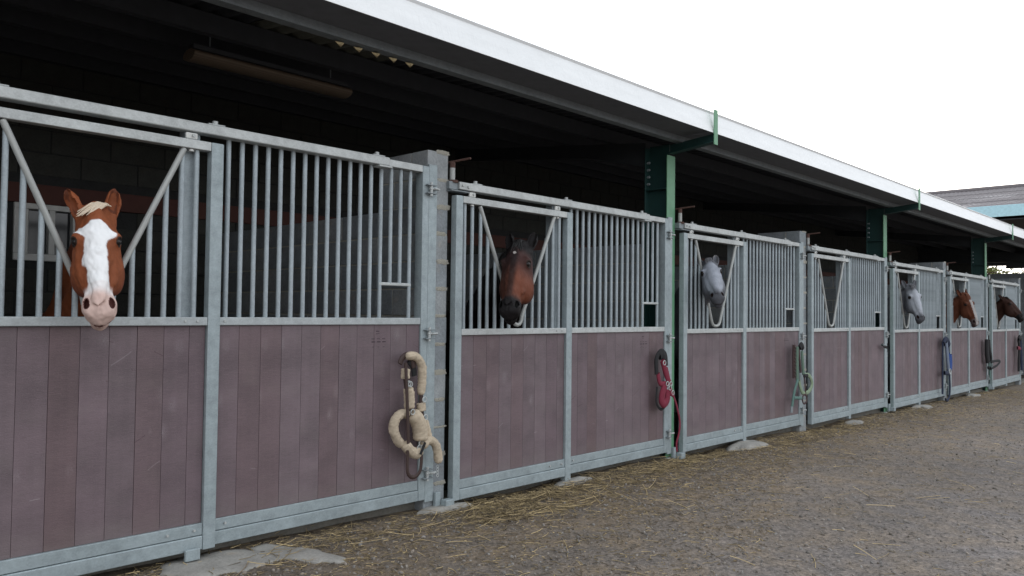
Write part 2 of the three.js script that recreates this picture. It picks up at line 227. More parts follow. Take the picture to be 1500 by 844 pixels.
for (let k = 0; k <= NS; k++) { // partition k stands at x = k*W - 3.2 - 0.13 ; odd k end in a block pillar, even k at a steel column
  const x = (k - 1) * W - 0.13, y0 = -0.034 * (k - 2), pillar = k % 2 === 1;
  const t = thing('partition_wall', k === 0 ? 'concrete block partition wall left of the white-blazed chestnut horse' : `concrete block partition wall ${pillar ? 'and square pillar ' : 'behind a green column '}${lab1[k]}`, 'wall', [x, y0 - 0.1, -0.03]);
  const bw = 0.2, top = 2.1;
  const near = k === 1 || k === 2 || k === 3, extra = [];
  const bgeo = [0.488, 0.238].map((l) => [0, 1].map((v) => boxUV(new RoundedBoxGeometry(bw, 0.192, l, 1, 0.006), v * 0.7 + l, v * 0.3)));
  const zb = pillar ? -0.6 : -0.33;
  const core = [B(-bw / 2 + 0.006, bw / 2 - 0.006, 0, top + 0.1, -3.35, zb)];
  for (let c = 0; c * 0.204 + 0.192 < top + 0.16; c++) { let z = zb; const half = c % 2; let i = 0;
    while (z > -3.3) { const l = (i === 0 && half) ? 0.238 : 0.488; const g = bgeo[l < 0.3 ? 1 : 0][Math.floor(rw() * 2)]; const p = [(rw() - 0.5) * 0.004, c * 0.204 + 0.1, z - l / 2 - 0.005];
      if (near) mesh('block', g, pick(M.block), t, p); else { const h = g.clone(); h.translate(...p); extra.push(h); } z -= l + 0.01; i++; } }
  if (extra.length) tag(mesh('block', mergeGeometries(extra), M.block[0], t), null, null, null, 'stuff');
  mesh('mortar', mergeGeometries(core), M.mortar, t);
  if (pillar) { // stack of square blocks up to 2.65 m
    const h = 2.655, pc = [B(-bw / 2 + 0.005, bw / 2 - 0.005, -0.02, h - 0.01, -0.594, -0.005)];
    for (let c = 0; c < 13; c++) { const yy = c * 0.2045, hh = c === 12 ? h - yy : 0.195; for (const [z0, z1] of (c % 2 ? [[-0.002, -0.4], [-0.41, -0.598]] : [[-0.002, -0.19], [-0.2, -0.598]])) mesh('block', boxUV(new RoundedBoxGeometry(bw, hh, z0 - z1, 1, 0.006), rw() * 2, rw() * 2), pick(M.block), t, [(rw() - 0.5) * 0.004, yy + hh / 2, (z0 + z1) / 2 + (rw() - 0.5) * 0.003]); 
      const sg = smearGeo[c % 4]; const sp = mesh('mortar_smear', sg, M.mortar, t, [0.045 + (rw() - 0.5) * 0.03, yy + 0.199 + (rw() - 0.5) * 0.01, -0.003]); sp.scale.set(0.045 + rw() * 0.02, 0.006 + rw() * 0.016, 0.004); }
    mesh('mortar', mergeGeometries(pc), M.mortar, t);
  }
}
{ // back wall
  const bt = thing('back_wall', 'concrete block back wall, interior shade put into its colour, with a red lintel band and a small white window', 'wall', [0, 0, -3.4]);
  const far = [], g0 = [0, 1].map((v) => boxUV(new RoundedBoxGeometry(0.488, 0.192, 0.1, 1, 0.006), v, v * 0.5));
  const win = (x0, x1, y0, y1) => x1 > -2.06 && x0 < -1.3 && y1 > 1.80 && y0 < 2.33;
  for (let c = 0; c < 19; c++) for (let i = 0; i < 66; i++) { const x = -10 + i * 0.498 + (c % 2) * 0.25, y = -0.3 + c * 0.204; if (y > 2.2 && y < 2.5) continue;
    if (win(x, x + 0.488, y, y + 0.192)) continue;
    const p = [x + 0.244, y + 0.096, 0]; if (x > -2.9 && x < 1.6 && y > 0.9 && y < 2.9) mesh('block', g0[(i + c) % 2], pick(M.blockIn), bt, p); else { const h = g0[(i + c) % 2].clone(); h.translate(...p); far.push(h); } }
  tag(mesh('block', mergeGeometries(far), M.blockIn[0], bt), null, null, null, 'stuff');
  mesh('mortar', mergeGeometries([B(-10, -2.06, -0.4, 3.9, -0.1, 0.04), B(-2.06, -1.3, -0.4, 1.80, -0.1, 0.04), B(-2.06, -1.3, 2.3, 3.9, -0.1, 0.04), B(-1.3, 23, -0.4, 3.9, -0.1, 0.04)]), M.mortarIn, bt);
  bar('lintel_band', -10, 22.5, 2.3, 2.47, 0.02, 0.075, M.redPaint, bt, 0.004);
  const w = grp('window', bt, [-1.68, 2.05, 0]);
  for (const [a, b, c, d] of [[-0.38, 0.38, 0.2, 0.25], [-0.38, 0.38, -0.25, -0.19], [-0.38, -0.27, -0.19, 0.2], [-0.11, -0.06, -0.19, 0.2], [0.08, 0.13, -0.19, 0.2], [0.28, 0.38, -0.19, 0.2]]) bar('frame', a, b, c, d, -0.06, 0.07, M.white, w, 0.006);
  for (const [a, b] of [[-0.27, -0.11], [-0.06, 0.08], [0.13, 0.28]]) mesh('pane', B(a, b, -0.19, 0.2, -0.012, -0.006), M.darkGlass ??= new THREE.MeshPhysicalMaterial({ color: new THREE.Color().setRGB(0.02, 0.022, 0.025), roughness: 0.08 }), w);
}
{ // gable ends; the left one is added out of view to keep light out
  const a = thing('gable_wall', 'unseen concrete gable wall added at the left end to keep light out', 'wall', [-10.1, 0, 0]); mesh('wall', B(-0.1, 0.1, -0.3, 4, -3.6, -0.05), M.blockIn[0], a);
  const b = thing('gable_wall', 'low grey concrete end wall past the farthest stall, open to the trees above', 'wall', [22.45, 0, 0]); mesh('wall', B(-0.1, 0.1, -0.4, 2.68, -3.6, -0.1), M.block[1], b);
  mesh('beam', B(-0.08, 0.08, 3.02, 3.9, -3.6, -0.1), M.steelDark, b); mesh('wall', B(-0.09, 0.09, 2.685, 3.015, -3.6, -1.6), M.blockIn[0], b); mesh('board', B(-0.07, 0.07, 2.83, 3.015, -1.0, -0.11), M.steelDark, b);
}
const roofY = (z) => 3.315 - (z - 0.1) * 0.11;
for (let c = -2; c <= 3; c++) { // green I-section columns, one every second stall
  const k = c * 2 + 1, x = k * W - 0.135; if (c === -2) { }
  const nm = ['left of the white-blazed chestnut stall', 'between the dark bay and the first grey horse', 'right of the stall with no horse', 'beside the small chestnut horse', 'past the farthest dark horse'][c + 1] ?? 'at the far left end of the stable';
  const t = thing('steel_column', `green painted steel column ${nm}`, 'column', [x, -0.0108 * x - 0.06, 0]); const y1 = 3.17 + 0.0108 * x + 0.06;
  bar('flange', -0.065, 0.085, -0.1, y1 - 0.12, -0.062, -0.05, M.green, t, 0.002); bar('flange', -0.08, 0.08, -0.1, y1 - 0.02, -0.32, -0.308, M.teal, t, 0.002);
  mesh('web', B(-0.005, 0.005, -0.1, y1, -0.307, -0.063), M.teal, t);  // web darker than the front flange: its shade is painted in
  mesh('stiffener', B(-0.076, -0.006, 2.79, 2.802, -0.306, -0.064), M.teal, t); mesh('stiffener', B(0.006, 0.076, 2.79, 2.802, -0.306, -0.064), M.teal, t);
  for (let i = 0; i < 4; i++) for (const s of [-1, 1]) mesh('bolt', cyl(0.014, 0.03, 6), M.galv, t, [s * 0.05, 2.86 + i * 0.075, -0.29]).rotation.x = Math.PI / 2;
  bar('footing', -0.085, 0.085, -0.16, 0.02, -0.2, -0.02, M.concrete, t, 0.01);
}

/* ---------- roof ---------- */
{
  const roof = thing('stable_roof', 'long low stable roof with white eave fascia and dark corrugated underside', 'roof', [0, 0, 0]);
  const X0 = -10, X1 = 22.8;
  { // corrugated sheets, one mesh each metre of width joined as sheets
    for (let s = 0; s * 1.09 + X0 < X1; s++) { const P = [], I = [], U = []; const n = 48; const xa = X0 + s * 1.09, lift = (s % 2) * 0.004;
      for (let i = 0; i <= n; i++) { const x = xa + i / n * 1.12, ph = (x / 0.145) % 1, tr = Math.min(1, Math.max(0, (Math.abs(((ph + 1) % 1) - 0.5) - 0.16) * 7)); for (const z of [0.16, -1.7, -3.6]) { P.push(x, roofY(z) + 0.035 - tr * 0.03 + lift, z); U.push(x, z); } }
      for (let i = 0; i < n; i++) for (let j = 0; j < 2; j++) { const a = i * 3 + j; I.push(a, a + 3, a + 1, a + 1, a + 3, a + 4); }
      const g = new THREE.BufferGeometry(); g.setAttribute('position', new THREE.Float32BufferAttribute(P, 3)); g.setAttribute('uv', new THREE.Float32BufferAttribute(U, 2)); g.setIndex(I); g.computeVertexNormals();
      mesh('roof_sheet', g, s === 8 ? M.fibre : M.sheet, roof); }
  }
  const pur = (z) => { const y = roofY(z); const sh = new THREE.Shape(); for (const [i, p] of [[0, 0], [0.07, 0], [0.07, 0.02], [0.062, 0.02], [0.062, 0.008], [0.008, 0.008], [0.008, 0.132], [0.062, 0.132], [0.062, 0.12], [0.07, 0.12], [0.07, 0.14], [0, 0.14]].entries()) i ? sh.lineTo(...p) : sh.moveTo(...p);
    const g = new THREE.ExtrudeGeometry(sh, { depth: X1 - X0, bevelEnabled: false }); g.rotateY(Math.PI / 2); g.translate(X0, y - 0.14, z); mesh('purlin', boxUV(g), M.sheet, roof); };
  for (const z of [-0.75, -1.35, -1.95, -2.55, -3.2]) pur(z);
  // eave beam under the gutter's back edge
  mesh('eave_beam', B(X0, X1, 3.165, 3.225, 0.02, 0.1), M.galvOld, roof); mesh('eave_lip', B(X0, X1, 3.226, 3.3, 0.035, 0.05), M.galvOld, roof);
  // gutter: underside, tilted fascia, rolled lip
  const cuts = []; for (let c = -2; c <= 3; c++) cuts.push((c * 2 + 1) * W - 0.135); const ends = [X0, ...cuts, X1 + 0.2];
  for (let i = 0; i < ends.length - 1; i++) { const a = ends[i] + 0.003, b = ends[i + 1] - 0.003; if (b - a < 0.1) continue;
    mesh('gutter', mergeGeometries([B(a, b, 3.226, 3.23, 0.1, 0.445), B(a, b, 3.23, 3.36, 0.1, 0.104)]), M.gutter, roof);
    const P = [[0.462, 3.208], [0.392, 3.42], [0.402, 3.44], [0.386, 3.452], [0.376, 3.445], [0.384, 3.42], [0.454, 3.208]]; const sh = new THREE.Shape(); P.forEach((p, q) => q ? sh.lineTo(-p[0], p[1]) : sh.moveTo(-p[0], p[1]));
    const g = new THREE.ExtrudeGeometry(sh, { depth: b - a, bevelEnabled: false }); g.rotateY(Math.PI / 2); g.translate(a, 0, 0); mesh('fascia', boxUV(g), M.fascia, roof); }
  for (const x of cuts) { const br = grp('gutter_bracket', roof, [x, 0, 0]);
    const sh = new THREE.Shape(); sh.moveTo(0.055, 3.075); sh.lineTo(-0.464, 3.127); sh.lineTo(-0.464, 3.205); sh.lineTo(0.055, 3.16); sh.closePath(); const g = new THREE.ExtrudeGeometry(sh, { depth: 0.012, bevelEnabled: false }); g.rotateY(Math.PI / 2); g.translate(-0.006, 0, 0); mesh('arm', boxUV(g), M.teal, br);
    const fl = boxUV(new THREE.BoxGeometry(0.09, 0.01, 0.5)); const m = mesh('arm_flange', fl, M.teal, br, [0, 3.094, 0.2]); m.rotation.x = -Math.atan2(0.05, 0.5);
    bar('strap', -0.035, 0.035, 3.09, 3.44, 0.465, 0.474, M.green, br, 0.002);; }
  for (const x of cuts) { const y0 = roofY(-0.3) - 0.28, y1 = roofY(-3.35) - 0.28; const sh = new THREE.Shape(); sh.moveTo(0.33, y0 - 0.12); sh.lineTo(1.1, roofY(-1.1) - 0.3); sh.lineTo(3.35, y1); sh.lineTo(3.35, y1 + 0.135); sh.lineTo(0.33, y0 + 0.135); sh.closePath(); const g = new THREE.ExtrudeGeometry(sh, { depth: 0.1, bevelEnabled: false }); g.rotateY(Math.PI / 2); g.translate(x - 0.05, 0, 0); mesh('rafter', boxUV(g), M.steelDark, roof); }
  for (let i = 0; i < 5; i++) { const g = new THREE.CylinderGeometry(0.0, 0.04, 0.05, 3); g.rotateZ(Math.PI / 2); g.scale(1.15, 0.55, 0.6); g.rotateZ(-0.1); mesh('light_leak_wedge', g, M.leakPale, roof, [-1.07 + i * 0.145, 3.150, 0.045]); }  // added pale wedges imitating daylight leaking in at the eave
  // tube light fitting hung under the purlins
  const l = thing('light_fitting', 'long dusty brown tube light fitting hung under the stable roof, switched off', 'lamp', [-0.95, 3.19, -1.0]);
  bar('housing', -0.64, 0.64, 0.02, 0.06, -0.05, 0.05, M.sheet, l, 0.01); { const g = new THREE.CylinderGeometry(0.075, 0.075, 1.3, 16); g.rotateZ(Math.PI / 2); g.scale(1, 0.55, 1.25); const m = mesh('diffuser', boxUV(g), M.diffuser, l, [0, -0.02, 0]); }
  for (const x of [-0.5, 0.5]) mesh('hanger', cyl(0.005, 0.2, 6), M.galvOld, l, [x, 0.16, 0]);
}

/* ---------- stall fronts ---------- */
const stallY = [0.034, -0.01, -0.034, -0.05, -0.095, -0.10, -0.145];
const who = ['white-blazed chestnut horse', 'dark bay horse', 'first grey horse', 'stall with no horse looking out', 'white-faced grey horse', 'small chestnut horse with a narrow blaze', 'farthest dark horse'];
const rp = rng(77);
const plankGeo = (w, h) => { const g = boxUV(new RoundedBoxGeometry(w, h, 0.028, 1, 0.002)); const uv = g.attributes.uv, o = rp() * 40, p = g.attributes.position; for (let i = 0; i < uv.count; i++) uv.setXY(i, p.getX(i) + o, p.getY(i) + h / 2); return g; };
function boltAt(x, y, z, parent, r = 0.011) { const m = mesh('bolt', cyl(r, 0.012, 6), M.galvRail, parent, [x, y, z]); m.rotation.x = Math.PI / 2; return m; }
const fronts = [];
for (let s = 0; s < NS; s++) {
  const first = s === 0, t = thing('stall_front', s === 3 ? 'galvanized stall front with brown planks and an empty V opening, no horse in it' : `galvanized stall front with brown planks around the ${who[s]}`, 'stall front', [(s - 1) * W, stallY[s], 0]); fronts.push(t);
  const mid = first ? 0.038 : 0, MY0 = 1.230 + mid, MY1 = 1.278 + mid, TY0 = 2.233 + mid, TY1 = 2.285 + mid, PB = 0.147, g = M.galv;
  // sliding door (in front, front face at +0.03)
  const d = grp('sliding_door', t); const z0 = -0.028, z1 = 0.032;
  bar('stile', 0, 0.07, 0, TY1, z0, z1, M.galv, d, 0.005); bar('stile', 1.30, 1.374, first ? -0.004 : -0.04, TY1, z0, z1, M.galv, d, 0.005);
  bar('top_rail', 0.071, 1.299, TY0, TY1, z0, z1 - 0.001, M.galvRail, d, 0.005); bar('mid_rail', 0.071, 1.299, MY0, MY1, z0, z1 - 0.001, first ? M.galvMid : M.galvRail, d, 0.005);
  bar('bottom_rail', 0.071, 1.299, 0, 0.078, z0, z1 - 0.001, M.galv, d, 0.006); bar('kick_strip', 0.071, 1.299, 0.081, PB, z0, z1 - 0.008, M.galv, d, 0.004);
  for (let i = 0; i < 9; i++) { const x0 = 0.073 + i * 0.1415, x1 = Math.min(1.297, x0 + 0.1402); if (x1 - x0 < 0.03) continue; mesh('plank', plankGeo(x1 - x0, MY0 - PB - 0.002), M.plank[Math.floor(rp() * 6)], d, [(x0 + x1) / 2, (MY0 + PB) / 2, -0.006 + (rp() - 0.5) * 0.002]); }
  mesh('backing', B(0.072, 1.298, PB, MY0 - 0.001, -0.026, -0.022), M.groove, d);
  const tipX = 0.70, wlS = s < 2 ? 0.055 : 0.1, vb = MY1 + 0.028, vl = 0.265, vr = 1.15, rr = 0.085, sl = 1.25 + vb * 0; const side = (x, y) => V3(x, y, 0.008);
  { const cp = new THREE.CurvePath(); const yj = vb + rr * 0.9, wl = wlS, pts = [side(vl, TY0 - 0.004), side(mix(vl, tipX - wl, 0.5), mix(TY0, yj, 0.5)), side(tipX - wl, yj)];
    const arc = []; const dirL = V3(tipX - wl - vl, yj - TY0, 0).normalize(); const list = [side(vl, TY0 - 0.004)]; for (let i = 1; i <= 8; i++) list.push(side(mix(vl, tipX - wl, i / 8), mix(TY0, yj, i / 8)));
    list.push(side(tipX - wl * 0.78, vb + 0.028), side(tipX - wl * 0.4, vb + 0.005), side(tipX, vb), side(tipX + wl * 0.4, vb + 0.005), side(tipX + wl * 0.78, vb + 0.028)); for (let i = 0; i <= 8; i++) list.push(side(mix(tipX + wl, vr, i / 8), mix(yj, TY0 - 0.004, i / 8)));
    const c = new THREE.CatmullRomCurve3(list, false, 'centripetal'); mesh('v_bar', new THREE.TubeGeometry(c, 90, 0.0165, 10), M.galvWarm, d);
    const vY = (x) => x < tipX ? (x < vl ? TY0 : x > tipX - wl ? vb : mix(TY0, yj, (x - vl) / (tipX - wl - vl))) : (x > vr ? TY0 : x < tipX + wl ? vb : mix(yj, TY0, (x - tipX - wl) / (vr - tipX - wl)));
    for (const x of [0.115, 0.195, 0.285, 0.365, 0.45, 0.535, 0.612, 0.795, 0.888, 0.975, 1.06, 1.145, 1.228]) { const h = vY(x) - MY1; if (h < 0.05) continue; mesh('bar', cyl(0.0147, h, 10), M.galvBar, d, [x, MY1 + h / 2, -0.004]); } }
  for (const x of [0.18, 1.19]) { const h = grp('hanger', t, [x, TY1 + 0.022, 0.004]); bar('plate', -0.034, 0.034, -0.018, 0.018, -0.004, 0.012, M.white, h, 0.006); boltAt(0.008, 0.002, 0.016, h, 0.01); mesh('bolt', cyl(0.008, 0.05, 6), M.galvRail, h, [0, -0.045, -0.01]); const m = mesh('nut', cyl(0.016, 0.012, 6), M.white, h, [0, -0.082, 0.004]); }
  for (const [x, y] of [[1.17, MY0 + 0.026], [1.24, MY0 + 0.026], [1.1, 0.115], [1.25, 0.115]]) boltAt(x, y, z1 - 0.002, d, 0.008);
  if (first) bar('guide_foot', 1.19, 1.275, -0.045, 0.02, 0.036, 0.06, M.galv, t, 0.006);
  // fixed panel behind
  const f = grp('fixed_panel', t); const a0 = -0.09, a1 = -0.035, FX1 = 2.962, FT = 2.387 + mid, FT0 = 2.337 + mid;
  bar('stile', 1.17, 1.262, 0, FT, a0 - 0.02, a1, M.galvBar, f, 0.006); bar('stile', 2.902, FX1, 0, FT, a0, a1 + 0.03, M.galv, f, 0.006);
  bar('top_rail', 2.5, 2.901, FT0, FT, a0, a1 + 0.03, M.galvRail, f, 0.005); bar('mid_rail', 1.376, 2.901, MY0, MY1, a0, a1 + 0.028, first ? M.galvMid : M.galvRail, f, 0.005);
  bar('bottom_rail', 1.376, 2.901, 0, 0.076, a0, a1 + 0.028, M.galv, f, 0.006); bar('kick_strip', 1.376, 2.901, 0.079, PB, a0, a1 + 0.022, M.galv, f, 0.004);
  for (let i = 0; i < 12; i++) { const x0 = 1.378 + i * 0.1405, x1 = Math.min(2.9, x0 + 0.1392); if (x1 - x0 < 0.02) continue; mesh('plank', plankGeo(x1 - x0, MY0 - PB - 0.002), M.plank[Math.floor(rp() * 6)], f, [(x0 + x1) / 2, (MY0 + PB) / 2, -0.034 + (rp() - 0.5) * 0.002]); }
  mesh('backing', B(1.377, 2.9, PB, MY0 - 0.001, -0.058, -0.052), M.groove, f);
  for (let i = 0; i < 17; i++) { const x = 1.441 + i * 0.0862, y0 = (i === 14 || i === 15) ? MY1 + 0.24 : MY1, yt = i < 14 ? 2.34 + mid : FT0, h = yt - y0; mesh('bar', cyl(0.0147, h, 10), M.galvBar, f, [x, y0 + h / 2, -0.05]); }
  { const x0 = 1.441 + 13 * 0.0862, x1 = 1.441 + 16 * 0.0862; bar('feed_bar', x0 - 0.012, x1 + 0.012, MY1 + 0.225, MY1 + 0.248, -0.062, -0.036, M.galvRail, f, 0.006); }
  for (const [x, y] of [[1.42, MY0 + 0.026], [1.45, 0.115]]) boltAt(x, y, a1 + 0.028, f, 0.008);
  // track above the door
  const tr = grp('track', t); bar('rail', 0.04, 2.585, 2.332 + mid, 2.392 + mid, -0.06, 0.022, M.galvRail, tr, 0.008);
  for (const x of [0.24, 1.34, 2.5]) { bar('clip', x - 0.05, x + 0.05, 2.393 + mid, 2.401 + mid, -0.05, 0.01, M.galvRail, tr, 0.003); mesh('bolt', cyl(0.016, 0.022, 6), M.galvRail, tr, [x, 2.411 + mid, -0.02]); }
  bar('clip', 2.49, 2.6, 2.318 + mid, 2.331 + mid, -0.05, 0.03, M.galvRail, tr, 0.004); boltAt(0.13, 2.36 + mid, 0.026, tr, 0.013); boltAt(0.07, 2.365 + mid, 0.026, tr, 0.01);
  bar('end_plate', -0.05, 0.038, 2.328 + mid, 2.388 + mid, -0.06, 0.004, M.galvOld, tr, 0.004); bar('strap', -0.05, 0.14, 2.312 + mid, 2.322 + mid, -0.06, 0.03, M.galvOld, tr, 0.003);
  const pin = grp('track_pin', t, [0.0, 2.39 + mid, -0.02]); mesh('post', cyl(0.021, 0.12, 10), M.galvWarm, pin, [0, 0.06, 0]); mesh('collar', cyl(0.022, 0.045, 10), M.rust, pin, [0, 0.125, 0]); mesh('foot', cyl(0.038, 0.02, 12), M.rust, pin, [0.01, 0.0, 0]); { const m = mesh('rod', cyl(0.009, 0.24, 8), M.rust, pin, [0.015, 0.155, 0.03]); m.rotation.x = Math.PI / 2 - 0.1; m.rotation.z = -0.3; }
  // post plate and hinges
  const pp = grp('post', t, [0, 0, 0]); bar('plate', 2.966, 3.045, -0.02, FT + (s % 2 ? 0.02 : 0.02), -0.028, -0.012, M.galv, pp, 0.003);
  for (const y of [FT - 0.17, MY0 - 0.07, 0.19]) { const h = grp('hinge', t, [2.965, y, 0.0]); bar('leaf', -0.04, 0.045, -0.034, -0.026, -0.005, 0.03, M.galvOld, h, 0.002); bar('leaf', -0.04, 0.045, 0.026, 0.034, -0.005, 0.03, M.galvOld, h, 0.002); mesh('bolt', cyl(0.011, 0.1, 8), M.galvRail, h, [0.0, 0, 0.016]); const e = mesh('eye', new THREE.TorusGeometry(0.018, 0.008, 8, 14), M.galvRail, h, [0.04, 0.004, 0.018]); e.rotation.x = Math.PI / 2; const b = mesh('bolt', cyl(0.009, 0.09, 8), M.galvRail, h, [0.03, 0.004, 0.018]); b.rotation.z = Math.PI / 2; }
  if (s % 2 === 1 || first) { const fg = grp('floor_guide', t, [3.1, -0.06, 0.0]); bar('plate', -0.05, 0.0, -0.02, 0.1, -0.018, 0.012, M.galv, fg, 0.004); bar('channel', 0.001, 0.085, -0.02, 0.045, 0.01, 0.07, M.galv, fg, 0.006); }
  // faint ink stamp near the top of the fixed panel
  if (s < 3) { const ink = [], X = 2.53, Y = MY0 - 0.045, dash = (x, y, w, h) => ink.push(new THREE.BoxGeometry(w, h, 0.0004).translate(x, y, 0)); dash(X, Y, 0.028, 0.006); dash(X, Y - 0.017, 0.032, 0.003); for (let q = 0; q < 3; q++) { const x = X - 0.038 + q * 0.045; dash(x, Y - 0.052, 0.026, 0.004); dash(x + 0.003, Y - 0.073, 0.03, 0.007); dash(x, Y - 0.108, 0.012, 0.003); } tag(mesh('ink_stamp', mergeGeometries(ink), M.ink ??= paint(0.05, 0.03, 0.04, 0.8), t, [0, 0, -0.0182]), null, null, null, 'stuff'); }
}

/* ---------- horses ---------- */
// surface nets over a signed field, skipping blocks far from the surface
function polygonize(f, mn, mx, c) {
  const nx = Math.ceil((mx[0] - mn[0]) / c) + 1, ny = Math.ceil((mx[1] - mn[1]) / c) + 1, nz = Math.ceil((mx[2] - mn[2]) / c) + 1, v = new Float32Array(nx * ny * nz), K = 5, bd = K * c * 0.9;
  for (let bz = 0; bz < nz; bz += K) for (let by = 0; by < ny; by += K) for (let bx = 0; bx < nx; bx += K) {
    const d = f(mn[0] + (bx + K / 2) * c, mn[1] + (by + K / 2) * c, mn[2] + (bz + K / 2) * c), skip = Math.abs(d) > bd * 2.1;
    for (let z = bz; z < Math.min(nz, bz + K); z++) for (let y = by; y < Math.min(ny, by + K); y++) for (let x = bx; x < Math.min(nx, bx + K); x++) v[(z * ny + y) * nx + x] = skip ? d : f(mn[0] + x * c, mn[1] + y * c, mn[2] + z * c);
  }
  const id = new Int32Array(nx * ny * nz).fill(-1), P = [], I = [], ed = [[0, 1], [2, 3], [4, 5], [6, 7], [0, 2], [1, 3], [4, 6], [5, 7], [0, 4], [1, 5], [2, 6], [3, 7]], off = [0, 1, nx, nx + 1, nx * ny, nx * ny + 1, nx * ny + nx, nx * ny + nx + 1];
  for (let z = 0; z < nz - 1; z++) for (let y = 0; y < ny - 1; y++) for (let x = 0; x < nx - 1; x++) {
    const b = (z * ny + y) * nx + x; let m = 0; for (let i = 0; i < 8; i++) if (v[b + off[i]] < 0) m |= 1 << i; if (!m || m === 255) continue;
    let sx = 0, sy = 0, sz = 0, n = 0; for (const [p, q] of ed) { const a = v[b + off[p]], e = v[b + off[q]]; if ((a < 0) !== (e < 0)) { const t = a / (a - e); sx += mix(p & 1, q & 1, t); sy += mix(p >> 1 & 1, q >> 1 & 1, t); sz += mix(p >> 2, q >> 2, t); n++; } }
    id[b] = P.length / 3; P.push(mn[0] + (x + sx / n) * c, mn[1] + (y + sy / n) * c, mn[2] + (z + sz / n) * c);
  }
  const quad = (a, b, c2, d, flip) => { if (a < 0 || b < 0 || c2 < 0 || d < 0) return; flip ? I.push(a, b, c2, b, d, c2) : I.push(a, c2, b, b, c2, d); };
  for (let z = 1; z < nz - 1; z++) for (let y = 1; y < ny - 1; y++) for (let x = 1; x < nx - 1; x++) {
    const b = (z * ny + y) * nx + x, s = v[b] < 0;
    if (s !== (v[b + 1] < 0)) quad(id[b - nx - nx * ny], id[b - nx * ny], id[b - nx], id[b], s);
    if (s !== (v[b + nx] < 0)) quad(id[b - 1 - nx * ny], id[b - 1], id[b - nx * ny], id[b], s);
    if (s !== (v[b + nx * ny] < 0)) quad(id[b - 1 - nx], id[b - nx], id[b - 1], id[b], s);
  }
  const g = new THREE.BufferGeometry(); g.setAttribute('position', new THREE.Float32BufferAttribute(P, 3)); g.setIndex(I); return g;
}
const smin = (a, b, k) => { const h = Math.max(k - Math.abs(a - b), 0) / k; return Math.min(a, b) - h * h * k * 0.25; };
const smax = (a, b, k) => -smin(-a, -b, k);
function cone(px, py, pz, a, b, ra, rb2) { const bx = b[0] - a[0], by = b[1] - a[1], bz = b[2] - a[2], x = px - a[0], y = py - a[1], z = pz - a[2]; const t = Math.min(1, Math.max(0, (x * bx + y * by + z * bz) / (bx * bx + by * by + bz * bz))); return Math.hypot(x - t * bx, y - t * by, z - t * bz) - mix(ra, rb2, t); }
function ell(x, y, z, cx, cy, cz, rx, ry, rz) { const a = (x - cx) / rx, b = (y - cy) / ry, c = (z - cz) / rz, k0 = Math.sqrt(a * a + b * b + c * c), k1 = Math.sqrt((a / rx) ** 2 + (b / ry) ** 2 + (c / rz) ** 2); return k1 < 1e-6 ? -Math.min(rx, ry, rz) : k0 * (k0 - 1) / k1; }
// head profile: distance down from the poll, half width, front, back
const HP = [[-0.10, 0.070, 0.035, -0.11], [-0.03, 0.078, 0.055, -0.12], [0.03, 0.088, 0.075, -0.13], [0.09, 0.099, 0.089, -0.15], [0.15, 0.108, 0.094, -0.172], [0.20, 0.110, 0.090, -0.190], [0.26, 0.109, 0.083, -0.200], [0.32, 0.102, 0.075, -0.186], [0.38, 0.082, 0.067, -0.146], [0.44, 0.059, 0.060, -0.100], [0.50, 0.053, 0.055, -0.083], [0.55, 0.054, 0.047, -0.078], [0.59, 0.051, 0.034, -0.072], [0.62, 0.05, 0.02, -0.06]];
const hp = (t) => { if (t <= HP[0][0]) return HP[0]; for (let i = 1; i < HP.length; i++) if (t < HP[i][0]) { const a = HP[i - 1], b = HP[i], u = (t - a[0]) / (b[0] - a[0]), q = u * u * (3 - 2 * u) * 0.5 + u * 0.5; return [t, mix(a[1], b[1], q), mix(a[2], b[2], q), mix(a[3], b[3], q)]; } return HP[HP.length - 1]; };
